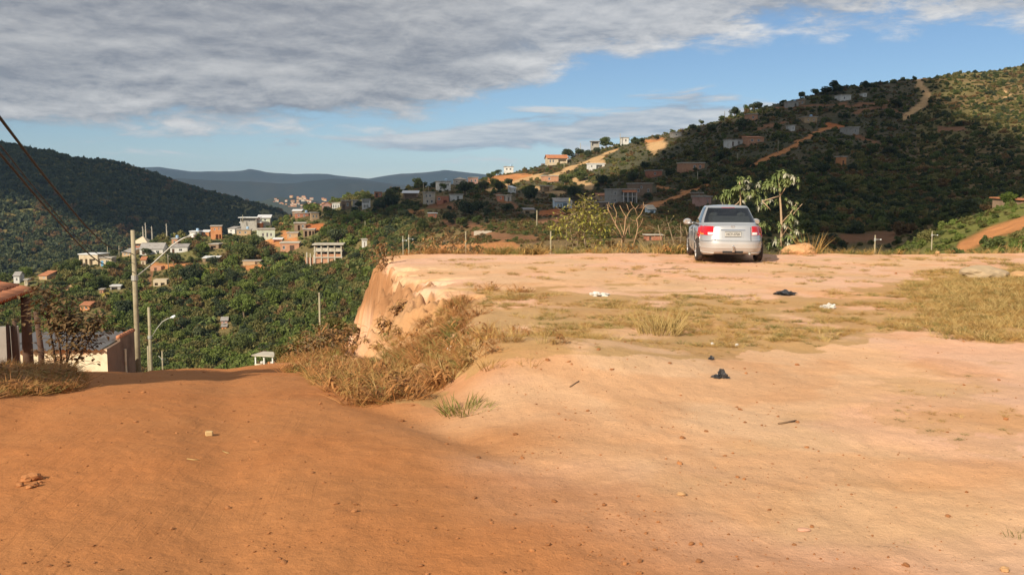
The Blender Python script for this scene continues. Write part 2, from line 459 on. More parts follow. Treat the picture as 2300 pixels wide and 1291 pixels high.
# ------------------------------------------------------------------ hills: one terrain from the near slope to the big hill on the left
L0 = [(29, -5.0), (45, -8.2), (70, -14), (120, -26), (170, -37)]
R0 = [(29, -3.4), (45, -6.4), (70, -8.5)]
TAB = {
    -500: L0 + [(200, -38), (250, -33), (300, -26), (360, -34), (600, -58), (720, -30), (850, 30), (1000, 66), (1200, 50), (1700, 20)],
    -200: L0 + [(200, -38), (250, -33), (295, -27), (350, -35), (600, -58), (720, -32), (850, 22), (1000, 60), (1200, 45), (1700, 10)],
    0:    L0 + [(200, -38.5), (250, -32.5), (295, -26), (350, -36), (600, -58), (720, -36), (850, 14), (1000, 53), (1200, 40), (1700, 0)],
    120:  L0 + [(200, -39), (250, -32), (300, -24), (360, -34), (600, -58), (720, -38), (850, 8), (1000, 46), (1200, 30), (1700, 0)],
    215:  L0 + [(200, -39), (250, -32), (310, -21.5), (370, -32), (600, -58), (720, -40), (850, 4), (1000, 35), (1200, 22), (1700, -10)],
    260:  L0 + [(200, -39), (250, -32), (325, -19.5), (390, -30), (600, -58), (720, -42), (850, 2), (1000, 38), (1200, 18), (1700, -10)],
    320:  L0 + [(200, -39), (250, -32), (300, -24.5), (345, -16.5), (400, -26), (600, -58), (740, -46), (860, -6), (1000, 25), (1200, 10), (1700, -20)],
    400:  L0 + [(200, -38.5), (250, -31), (300, -23.5), (350, -15.2), (410, -24), (600, -58), (760, -50), (880, -16), (1000, 13), (1200, 0), (1700, -30)],
    500:  L0 + [(200, -38), (250, -29.5), (300, -21.5), (352, -14.0), (415, -23), (600, -58), (780, -52), (900, -28), (1000, -2), (1200, -16), (1700, -40)],
    600:  L0 + [(200, -36), (250, -28), (300, -20), (340, -14), (375, -11.2), (430, -20), (600, -56), (800, -54), (920, -36), (1000, -15), (1200, -28), (1700, -48)],
    650:  L0 + [(200, -33.5), (250, -26.5), (300, -18.5), (345, -11.5), (385, -9.0), (440, -18), (620, -54), (800, -56), (920, -42), (1000, -24), (1200, -40), (1700, -55)],
    700:  L0 + [(200, -30), (250, -25), (300, -17), (350, -9.5), (400, -5.5), (450, -14), (640, -52), (800, -58), (1000, -50), (1200, -55), (1700, -60)],
    830:  [(29, -5.0), (70, -12.5), (120, -20), (170, -24), (200, -22), (280, -13), (340, -5), (390, .5), (440, -8), (640, -46), (1000, -60), (1700, -62)],
    950:  [(29, -3.8), (45, -7), (70, -9.5), (130, -14), (200, -12), (280, -8), (340, -2), (400, 3.6), (450, -4), (640, -40), (1000, -60), (1700, -62)],
    1100: R0 + [(120, -8.3), (200, -7), (280, -3), (350, 1.6), (425, 8.2), (480, 1), (640, -30), (1000, -55), (1700, -60)],
    1300: R0 + [(120, -6.8), (200, -6), (280, -2), (350, 4), (420, 12), (462, 20.2), (520, 12), (700, -20), (1000, -50), (1700, -60)],
    1500: R0 + [(120, -6.4), (200, -4.5), (280, 2), (360, 13), (460, 31.5), (520, 22), (700, -10), (1000, -40), (1700, -60)],
    1700: R0 + [(120, -6.4), (200, -2), (280, 7), (360, 23), (440, 41), (520, 32), (700, 0), (1000, -30), (1700, -60)],
    1900: R0 + [(120, -6.6), (200, -1), (280, 9), (360, 26), (455, 52), (540, 44), (700, 10), (1000, -20), (1700, -60)],
    2000: [(29, -3.4), (45, -5.5), (60, -6.6), (90, -6.6), (120, -6.6), (200, -1), (290, 12), (375, 31), (465, 55), (560, 50), (700, 20), (1000, -20), (1700, -60)],
    2060: [(29, -3.4), (45, -5), (60, -5.8), (80, -4.6), (95, -3.8), (125, -5), (200, -1), (300, 14.5), (380, 33), (470, 57.5), (560, 58), (700, 30), (1000, -10), (1700, -60)],
    2120: [(29, -3.4), (45, -4.5), (60, -4.8), (80, -3.1), (95, -2.2), (125, -4), (200, 0), (300, 15.5), (380, 34.5), (480, 60), (570, 66), (700, 40), (1000, 0), (1700, -60)],
    2300: [(29, -3.2), (45, -4), (60, -3.6), (75, -1.5), (90, .1), (100, .5), (130, -2.5), (220, 4), (300, 17.5), (380, 37), (480, 61), (570, 79), (700, 60), (1000, 10), (1700, -60)],
    2550: [(29, -3), (45, -3), (60, -2), (75, .5), (90, 2.6), (100, 3.2), (130, .5), (220, 6), (300, 20), (380, 41), (480, 66), (570, 86), (700, 80), (1000, 20), (1700, -60)],
    2900: [(29, -3), (45, -2.4), (60, -1), (75, 1.6), (90, 3.6), (100, 4.5), (130, 3), (220, 8), (300, 24), (380, 46), (480, 72), (570, 92), (700, 90), (1000, 30), (1700, -60)],
}
TPX = np.array(sorted(TAB)); TL = np.linspace(math.log(28), math.log(1750), 420)
TZ = np.array([np.interp(np.exp(TL), *zip(*TAB[k])) for k in TPX])
fine_px = np.arange(-500, 2901, 20)
TZf = np.array([np.interp(fine_px, TPX, TZ[:, j]) for j in range(len(TL))])          # rows: log distance


def blur(A, k, axis):
    w = np.exp(-np.linspace(-2, 2, 2 * k + 1) ** 2); w /= w.sum()
    pad = [(0, 0), (0, 0)]; pad[axis] = (k, k); B = np.pad(A, pad, mode='edge'); out = 0
    for i in range(2 * k + 1):
        sl = [slice(None), slice(None)]; sl[axis] = slice(i, i + A.shape[axis]); out = out + w[i] * B[tuple(sl)]
    return out


TZf = blur(blur(TZf, 5, 0), 2, 1)


def hill_h(x, y):
    x = np.asarray(x, float); y = np.maximum(np.asarray(y, float), 28.1)
    px = np.clip(CX + F * x / y, -499, 2899)
    i = (px + 500) / 20; i0 = np.floor(i).astype(int); fi = i - i0
    j = (np.log(y) - TL[0]) / (TL[1] - TL[0]); j = np.clip(j, 0, len(TL) - 1.001); j0 = np.floor(j).astype(int); fj = j - j0
    i1 = np.minimum(i0 + 1, len(fine_px) - 1)
    z = (TZf[j0, i0] * (1 - fi) + TZf[j0, i1] * fi) * (1 - fj) + (TZf[j0 + 1, i0] * (1 - fi) + TZf[j0 + 1, i1] * fi) * fj
    amp = np.clip((y - 40) / 200, 0, 1)
    big = np.clip((y - 500) / 300, 0, 1)
    z = z + (fbm(x * .022, y * .022, 4, 81) - .5) * 5 * amp + (fbm(x * .09, y * .09, 3, 83) - .5) * 1.6 * amp
    z = z + (fbm(x * .006, y * .006, 4, 85) - .5) * 16 * big
    return z


HY = np.geomspace(34, 1700, 900)


def hill_hit(px, py, y0=34.0, ymax=540.0):
    a, b = (px - CX) / F, (CY - py) / F
    d = np.array([a, cp + sp_ * b, -sp_ + cp * b])
    Ys = HY[HY >= y0]; X = d[0] / d[1] * Ys; Z = EYE + d[2] / d[1] * Ys
    hh = hill_h(X, Ys); m = (hh > Z) & (Ys < ymax)
    i = np.argmax(m) if m.any() else np.argmin(np.where((Ys < min(ymax, 520)) & (Ys > 150), (Z - hh) / Ys, 1e9))
    if not m.any() and ymax > 600: return None
    return np.array([X[i], Ys[i], float(hh[i])])


# bare earth on the hills: (polyline of pixels, half width, colour)
OR, TN, RD, BRN = (.50, .22, .085), (.52, .33, .16), (.46, .16, .055), (.24, .12, .06)
BARE = [
    ([(1105, 402), (1190, 398)], 11, OR), ([(1090, 430), (1150, 412), (1180, 402), (1230, 396)], 5, TN), ([(1225, 400), (1290, 375), (1345, 352), (1385, 335)], 5, TN),
    ([(1330, 362), (1352, 366)], 10, TN), ([(1465, 328), (1485, 326)], 15, TN), ([(1485, 318), (1470, 345)], 6, TN), ([(1450, 318), (1490, 312)], 4, OR),
    ([(2062, 185), (2085, 215), (2068, 238), (2035, 262)], 9, TN), ([(2040, 262), (2052, 258)], 5, TN), ([(2255, 208), (2262, 216)], 6, TN), ([(2112, 289), (2165, 291)], 6, BRN),
    ([(1690, 372), (1740, 350), (1785, 326)], 5, OR), ([(1785, 326), (1830, 300), (1875, 282)], 4, OR), ([(1862, 280), (1895, 285)], 6, RD), ([(1925, 305), (1985, 330)], 5, BRN),
    ([(1920, 255), (1990, 240), (2040, 262)], 3, BRN), ([(1480, 458), (1545, 432), (1592, 416)], 4, OR), ([(1480, 418), (1545, 432)], 3, OR), ([(1440, 462), (1490, 455)], 6, OR),
    ([(1215, 478), (1290, 474)], 9, RD), ([(1200, 500), (1260, 492)], 6, BRN), ([(690, 512), (770, 508)], 8, RD), ([(640, 525), (660, 545)], 9, OR), ([(600, 545), (620, 590)], 9, OR),
    ([(575, 540), (640, 548)], 8, OR), ([(350, 600), (430, 598)], 9, OR), ([(540, 602), (600, 598)], 6, OR), ([(140, 655), (165, 645)], 9, TN), ([(990, 556), (1160, 551)], 8, OR),
    ([(1060, 525), (1200, 535)], 9, BRN), ([(1890, 536), (2010, 534)], 14, BRN), ([(2165, 553), (2230, 524), (2310, 498)], 17, OR), ([(2240, 552), (2300, 548)], 4, OR), ([(905, 478), (950, 474)], 6, OR),
    ([(800, 476), (835, 486)], 7, TN), ([(960, 460), (1040, 462)], 8, BRN), ([(1120, 440), (1160, 470)], 8, BRN), ([(1290, 405), (1330, 420)], 8, TN), ([(1200, 425), (1260, 435)], 7, TN),
    ([(300, 640), (330, 690)], 4, OR), ([(340, 612), (335, 700)], 4, BRN), ([(1000, 500), (1080, 510)], 8, BRN), ([(560, 508), (640, 505)], 5, OR), ([(905, 545), (960, 560)], 6, BRN),
    ([(640, 680), (690, 690)], 6, BRN), ([(590, 640), (620, 650)], 3, BRN), ([(2000, 175), (2100, 172)], 5, BRN), ([(1700, 290), (1760, 275)], 3, BRN), ([(1740, 245), (1900, 232)], 3, BRN),
    ([(1880, 240), (1990, 232)], 5, BRN), ([(1230, 350), (1330, 336), (1370, 326)], 4, TN), ([(1640, 330), (1700, 325)], 3, BRN), ([(440, 640), (500, 655)], 3, BRN), ([(620, 722), (660, 735)], 6, TN),
]


def bare_mask(px, py, y, jit):
    k = np.zeros(np.shape(px)); c = np.zeros((len(k), 3))
    ok = (y < 620)
    for pts, w, colr in BARE:
        d = segdist(px + jit[0], py + jit[1], pts)
        m = sst(d, w * 1.25, w * .6) * ok
        c = c * (1 - m)[:, None] + np.array(colr) * m[:, None]
        k = np.maximum(k, m)
    return k, c


hcol = np.arange(-498, 2899, 4.6); hrow = np.concatenate([np.geomspace(28.5, 180, 90), np.geomspace(181, 620, 330), np.geomspace(624, 1700, 150)])
PXh, Yh = np.meshgrid(hcol, hrow); Xh = (PXh - CX) / F * Yh
Zh = hill_h(Xh.ravel(), Yh.ravel()); X1, Y1 = Xh.ravel(), Yh.ravel()
hpx, hpy = pix(X1, Y1, Zh)
jit = ((fbm(X1 * .2, Y1 * .2, 3, 91) - .5) * 16, (fbm(X1 * .2 + 50, Y1 * .2, 3, 93) - .5) * 12)
bk, bc = bare_mask(hpx, hpy, Y1, jit)
dry = sst(fbm(X1 * .03, Y1 * .03, 4, 95), .40, .62)
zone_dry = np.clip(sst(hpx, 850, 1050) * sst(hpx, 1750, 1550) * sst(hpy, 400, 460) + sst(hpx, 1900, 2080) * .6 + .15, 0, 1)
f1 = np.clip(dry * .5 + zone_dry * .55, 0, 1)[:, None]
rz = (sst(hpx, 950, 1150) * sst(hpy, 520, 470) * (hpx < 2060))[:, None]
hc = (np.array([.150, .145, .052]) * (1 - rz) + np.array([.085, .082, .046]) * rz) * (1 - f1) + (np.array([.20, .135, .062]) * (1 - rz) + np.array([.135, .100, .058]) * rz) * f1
lush = (sst(hpx, 2020, 2120) * sst(Y1, 140, 110))[:, None]
hc = hc * (1 - lush) + np.array([.15, .15, .04]) * lush
hc = hc * (1 - bk[:, None]) + bc * bk[:, None]
HILL = soilmat('hill_earth', near=False)
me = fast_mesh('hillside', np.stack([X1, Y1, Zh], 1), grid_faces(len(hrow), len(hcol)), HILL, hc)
tag(link('hillside', me), kind='structure')


# far ranges across the valley, and the low country beyond them down to the horizon
def far_range(name, Yc, sky, depth, seed, c):
    px = np.arange(-900, 3300, 9.0); n = len(px); rows = []
    pys = np.interp(px, *zip(*sky)) - (fbm(px * .012, px * 0 + seed, 4, seed) - .5) * 7
    for k, (fy, fz) in enumerate([(-1.0, 0), (-.7, .14), (-.45, .40), (-.25, .66), (-.1, .90), (0, 1), (.15, .93), (.5, .5), (1.1, 0)]):
        Y = Yc + depth * fy; zt = EYE + (HOR - pys) / F * Yc; base = -120
        x = (px - CX) / F * Y
        z = base + (zt - base) * fz + (fbm(x * .004, px * 0 + k * 1.7, 4, seed + 3) - .5) * 70 * fz * (1 - fz) * 2
        rows.append(np.stack([x, np.full(n, Y) + (fbm(px * .01, px * 0 + k, 3, seed + 5) - .5) * depth * .15, z], 1))
    m = mat(name + '_scrub', c, .95, .35, .004, coord='Object', stain=(c[0] * 1.9, c[1] * 1.35, c[2] * 1.1), stain_scale=.0018)
    me = fast_mesh(name, np.concatenate(rows), grid_faces(len(rows), n), m)
    return tag(link(name, me), kind='structure')


far_range('far_hills', 5200, [(-900, 395), (0, 385), (360, 377), (430, 386), (545, 384), (560, 381), (600, 388), (660, 392), (740, 390), (830, 403), (900, 393), (960, 388), (1000, 383), (1060, 389), (1150, 398), (1500, 392), (3300, 390)], 1500, 7, (.022, .032, .030))
far_range('far_ridge', 3600, [(-900, 400), (200, 400), (420, 402), (520, 408), (640, 412), (760, 402), (830, 408), (900, 418), (1000, 412), (1200, 405), (3300, 400)], 700, 17, (.018, .026, .024))
tw = [(-900, 470), (500, 470), (590, 452), (620, 443), (680, 446), (730, 452), (800, 462), (3300, 470)]
far_range('town_hill', 2300, tw, 420, 27, (.030, .040, .028))
n_ = 48; gx, gy = np.meshgrid(np.linspace(-16000, 16000, n_), np.linspace(-3000, 30000, n_))
gz = np.where(np.hypot(gx, gy) < 1700, -130, -122 + 0 * gx)
me = fast_mesh('plain', np.stack([gx.ravel(), gy.ravel(), gz.ravel()], 1), grid_faces(n_, n_), mat('plain_scrub', (.07, .08, .04), .95, .3, .002))
tag(link('plain', me), kind='structure')

# ------------------------------------------------------------------ air and the clouds whose shade lies on the hills
HAZE_D = 0.000062
hb = MB().box((0, 3000, 70), (14000, 14000, 404))
hm = bpy.data.materials.new('haze_air'); hm.use_nodes = True; ht = hm.node_tree; ht.nodes.clear()
pv = ht.nodes.new('ShaderNodeVolumePrincipled'); pv.inputs['Density'].default_value = HAZE_D; pv.inputs['Color'].default_value = (.38, .62, 1, 1); pv.inputs['Anisotropy'].default_value = 0.0
ho = ht.nodes.new('ShaderNodeOutputMaterial'); ht.links.new(pv.outputs[0], ho.inputs['Volume'])
tag(hb.build('haze', hm), kind='stuff')

CLOUDM = mat('cloud_white', (.85, .86, .88), .95, .05, .01)
ALT = 620.0


def cloud_over(polys, n, r, seed, holes=()):
    rng = np.random.default_rng(seed); mb = MB()
    bm = bmesh.new(); bmesh.ops.create_icosphere(bm, subdivisions=2, radius=1.0)
    sv = np.array([v.co[:] for v in bm.verts]); sf = [tuple(v.index for v in f.verts) for f in bm.faces]; bm.free()
    xs = [p[0] for q in polys for p in q]; ys = [p[1] for q in polys for p in q]; k = 0; tries = 0
    while k < n and tries < n * 12:
        tries += 1
        px, py = rng.uniform(min(xs), max(xs)), rng.uniform(min(ys), max(ys))
        if not any(inpoly([px], [py], q)[0] for q in polys): continue
        P = hill_hit(px, py, 60, 1650)
        if P is None: continue
        c = P + SUN * ((ALT + rng.uniform(-20, 20) - P[2]) / SUN[2])
        rr = r * rng.uniform(.6, 1.25)
        w = 1 + .35 * (fbm(sv[:, 0] * 1.6 + k, sv[:, 1] * 1.6 + sv[:, 2], 3, k % 50) - .5)[:, None]
        mb.add(c + sv * w * np.array([rr, rr, rr * .55]), sf); k += 1
    return tag(mb.build('cloud', CLOUDM, smooth=True), kind='stuff')


DARK_R = [(1340, 432), (1450, 388), (1530, 345), (1575, 290), (1750, 222), (1900, 192), (2045, 176), (2075, 260), (2160, 312), (2330, 352), (2330, 440), (2150, 448), (2000, 530), (1800, 552), (1650, 505), (1480, 470), (1400, 450)]
cloud_over([DARK_R], 640, 15, 5)
DIM_R = [(660, 480), (740, 448), (900, 416), (1035, 392), (1110, 425), (1250, 428), (1400, 430), (1440, 480), (1200, 490), (1000, 505), (850, 500), (720, 492)]
cloud_over([DIM_R], 80, 11, 8)
DARK_L = [(-150, 300), (0, 320), (120, 335), (250, 352), (400, 405), (560, 452), (660, 484), (520, 492), (430, 515), (330, 505), (240, 440), (120, 425), (0, 420), (-150, 420)]
cloud_over([DARK_L], 420, 40, 6)

# ------------------------------------------------------------------ foliage sources
def rot_frame(rng, n, nrm=None, bias=0.0):
    a = rng.normal(size=(n, 3))
    if nrm is not None: a = a + nrm * bias
    a /= np.linalg.norm(a, axis=1, keepdims=True)
    b = np.cross(a, rng.normal(size=(n, 3))); b /= np.linalg.norm(b, axis=1, keepdims=True)
    return a, b, np.cross(a, b)


def crown_mesh(name, m, n, rad, card, seed, lobes=7, flat=.8, inner=.35, droop=0.0):
    """many leaf-spray faces through a lobed volume; unit crown centred on z = 0"""
    rng = np.random.default_rng(seed)
    lc = rng.normal(size=(lobes, 3)); lc /= np.linalg.norm(lc, axis=1, keepdims=True); lc *= rng.uniform(.30, .68, (lobes, 1)); lc[:, 2] *= flat
    lr = rng.uniform(.30, .52, lobes)
    k = rng.integers(0, lobes, n)
    d = rng.normal(size=(n, 3)); d /= np.linalg.norm(d, axis=1, keepdims=True)
    rr = rng.uniform(inner, 1, (n, 1)) ** .45
    P = (lc[k] + d * lr[k][:, None] * rr) * np.array(rad)
    P[:, 2] -= droop * np.hypot(P[:, 0], P[:, 1])
    nr, u, w = rot_frame(rng, n, d, 1.1)
    s = card * rng.uniform(.55, 1.3, (n, 1)); e = s * rng.uniform(.45, .9, (n, 1))
    V = np.stack([P - u * s, P + w * e + nr * s * .15, P + u * s, P - w * e + nr * s * .15], 1).reshape(-1, 3)
    Fc = np.arange(4 * n).reshape(-1, 4)
    return fast_mesh(name, V, Fc, m, smooth=False)


G_BRIGHT = leafmat('leaf_bright_green', (.125, .175, .034), (.200, .235, .058))
G_MID = leafmat('leaf_mid_green', (.085, .118, .034), (.150, .170, .052))
G_DARK = leafmat('leaf_dark_green', (.052, .074, .034), (.092, .108, .048))
G_OLIVE = leafmat('leaf_olive', (.150, .150, .048), (.230, .200, .070))
G_DRY = leafmat('leaf_dry', (.150, .095, .040), (.26, .16, .065))
G_FAR = leafmat('leaf_far_wood', (.062, .084, .040), (.115, .128, .054))
BARK = mat('bark', (.16, .115, .075), .9, .3, 6, bump=.4)
PALEBARK = mat('pale_bark', (.34, .25, .16), .85, .25, 8, bump=.3)
DARKBARK = mat('dark_bark', (.085, .052, .035), .9, .3, 8, bump=.4)

src = bpy.data.collections.new('sources')


def source(me, idx):
    o = bpy.data.objects.new('s%02d' % idx, me); src.objects.link(o)
    return o


BUSH = []
for i, (m_, n_, sd_) in enumerate([(G_BRIGHT, 420, 1), (G_BRIGHT, 420, 2), (G_MID, 420, 3), (G_MID, 420, 4), (G_DARK, 420, 5), (G_DARK, 420, 6), (G_OLIVE, 380, 7), (G_OLIVE, 380, 8), (G_DRY, 320, 9), (G_DRY, 320, 10), (G_FAR, 70, 11), (G_FAR, 70, 12), (G_FAR, 70, 13)]):
    me = crown_mesh('bush%02d' % i, m_, n_, (1, 1, .8), .13 if i < 10 else .34, sd_, 7 if i < 10 else 3, inner=.2)
    source(me, i)


def scatter(name, label, cat, P, scl, rot, idx, coll, tilt=None):
    me = bpy.data.meshes.new(name); me.vertices.add(len(P)); me.vertices.foreach_set('co', np.asarray(P, np.float32).ravel())
    for an, typ, arr in (('scl', 'FLOAT_VECTOR', scl), ('rot', 'FLOAT_VECTOR', rot), ('idx', 'INT', idx)):
        a = me.attributes.new(an, typ, 'POINT')
        a.data.foreach_set('vector' if typ == 'FLOAT_VECTOR' else 'value', np.asarray(arr, np.float32 if typ != 'INT' else np.int32).ravel())
    o = link(name, me); tag(o, label, cat, kind='stuff')
    t = bpy.data.node_groups.new(name + '_scatter', 'GeometryNodeTree')
    t.interface.new_socket('Geometry', in_out='INPUT', socket_type='NodeSocketGeometry'); t.interface.new_socket('Geometry', in_out='OUTPUT', socket_type='NodeSocketGeometry')
    gi, go = t.nodes.new('NodeGroupInput'), t.nodes.new('NodeGroupOutput')
    ci = t.nodes.new('GeometryNodeCollectionInfo'); ci.inputs['Collection'].default_value = coll; ci.inputs['Separate Children'].default_value = True; ci.inputs['Reset Children'].default_value = True
    ii = t.nodes.new('GeometryNodeInstanceOnPoints'); ii.inputs['Pick Instance'].default_value = True
    def na(nm, ty):
        nd = t.nodes.new('GeometryNodeInputNamedAttribute'); nd.data_type = ty; nd.inputs['Name'].default_value = nm
        return nd.outputs['Attribute']
    L = t.links.new
    L(gi.outputs[0], ii.inputs['Points']); L(ci.outputs[0], ii.inputs['Instance']); L(na('idx', 'INT'), ii.inputs['Instance Index'])
    e2r = t.nodes.new('FunctionNodeEulerToRotation'); L(na('rot', 'FLOAT_VECTOR'), e2r.inputs[0]); L(e2r.outputs[0], ii.inputs['Rotation'])
    L(na('scl', 'FLOAT_VECTOR'), ii.inputs['Scale']); L(ii.outputs[0], go.inputs[0])
    md = o.modifiers.new('scatter', 'NODES'); md.node_group = t
    return o


# keep-out boxes so that scrub does not hide houses: filled from the house list below (px0, px1, py0, py1)
HOUSE_BOXES = []

# ------------------------------------------------------------------ houses
def brickmat(name, c1, c2, mortar):
    m, g, b = newmat(name)
    tc = g.n('ShaderNodeTexCoord').outputs['Object']
    s = g.n('ShaderNodeSeparateXYZ', {0: tc})
    v = g.n('ShaderNodeCombineXYZ', {0: g.m('ADD', s.outputs[0], s.outputs[1]), 1: s.outputs[2], 2: 0.0}).outputs[0]
    br = g.n('ShaderNodeTexBrick', {'Vector': v, 'Color1': (*c1, 1), 'Color2': (*c2, 1), 'Mortar': (*mortar, 1), 'Scale': 1.0, 'Mortar Size': .015, 'Brick Width': .3, 'Row Height': .2})
    n1 = g.noise(tc, 1.2, 5, .65)
    c = g.mix(g.step(n1, .5, .75), br.outputs[0], (c1[0] * .62, c1[1] * .62, c1[2] * .65, 1))
    g.t.links.new(c, b.inputs['Base Color']); b.inputs['Roughness'].default_value = .9; b.inputs['Specular IOR Level'].default_value = .1
    bp = g.n('ShaderNodeBump', {'Height': br.outputs['Fac'], 'Strength': -.4, 'Distance': .02}); g.t.links.new(bp.outputs[0], b.inputs['Normal'])
    return m


HM = dict(
    brick=brickmat('hollow_brick', (.46, .21, .115), (.54, .27, .15), (.42, .33, .26)),
    redbrick=brickmat('red_brick', (.40, .13, .07), (.47, .18, .10), (.36, .27, .21)),
    brown=mat('brown_render', (.27, .185, .125), .9, .2, 1.2, stain=(.20, .13, .085)),
    cream=mat('cream_render', (.54, .45, .32), .9, .14, 1.0, stain=(.45, .35, .23)),
    white=mat('white_render', (.62, .61, .58), .85, .10, 1.0, stain=(.46, .41, .35)),
    grey=mat('grey_concrete', (.36, .34, .31), .9, .18, 1.4, stain=(.25, .23, .20)),
    green=mat('pale_green_render', (.50, .55, .44), .85, .08, 1.0, stain=(.40, .42, .33)),
    blue=mat('pale_blue_render', (.44, .55, .64), .85, .08, 1.0, stain=(.36, .42, .47)),
    tan=mat('tan_render', (.46, .32, .19), .9, .15, 1.2, stain=(.34, .22, .13)),
    pink=mat('pink_render', (.48, .28, .23), .9, .15, 1.2, stain=(.36, .20, .15)),
    orange=mat('orange_render', (.56, .25, .11), .85, .12, 1.2, stain=(.45, .19, .08)),
    concrete=mat('pale_concrete', (.50, .45, .37), .9, .15, 1.4, stain=(.36, .31, .24)),
    fibro=mat('fibre_cement_roof', (.33, .31, .29), .9, .25, .8, stain=(.20, .18, .16)),
    tile=mat('terracotta_roof', (.44, .18, .085), .85, .25, 2.5, stain=(.30, .12, .06)),
    metal=mat('white_metal_roof', (.70, .70, .69), .5, .08, .8, spec=.5),
    slab=mat('slab_roof', (.42, .38, .33), .9, .2, 1.0, stain=(.28, .24, .2)),
    creamroof=mat('cream_tile_roof', (.60, .50, .36), .85, .12, 2.0),
)
FRAME = mat('window_frame_white', (.62, .62, .60), .6, .05)
PANE = mat('window_dark_glass', (.02, .024, .03), .15, .1, spec=.6)
DOOR = mat('dark_door', (.10, .055, .035), .6, .15)
BLUEDOOR = mat('blue_door', (.14, .32, .50), .5, .1)
TANK = mat('blue_tank', (.30, .44, .60), .5, .05)


def wall_front(mb, W, z0, z1, opens, rec):
    xs = sorted({-W / 2, W / 2} | {o[0] for o in opens} | {o[1] for o in opens}); zs = sorted({z0, z1} | {o[2] for o in opens} | {o[3] for o in opens})
    for a, b in zip(xs[:-1], xs[1:]):
        for c, d in zip(zs[:-1], zs[1:]):
            mx, mz = (a + b) / 2, (c + d) / 2
            o = next((o for o in opens if o[0] < mx < o[1] and o[2] < mz < o[3]), None)
            if o is None: mb.add([(a, 0, c), (b, 0, c), (b, 0, d), (a, 0, d)], [(0, 1, 2, 3)])
    for x0, x1, c, d in opens:
        mb.add([(x0, 0, c), (x1, 0, c), (x1, 0, d), (x0, 0, d), (x0, rec, c), (x1, rec, c), (x1, rec, d), (x0, rec, d)],
               [(4, 5, 6, 7), (0, 1, 5, 4), (1, 2, 6, 5), (2, 3, 7, 6), (3, 0, 4, 7)])


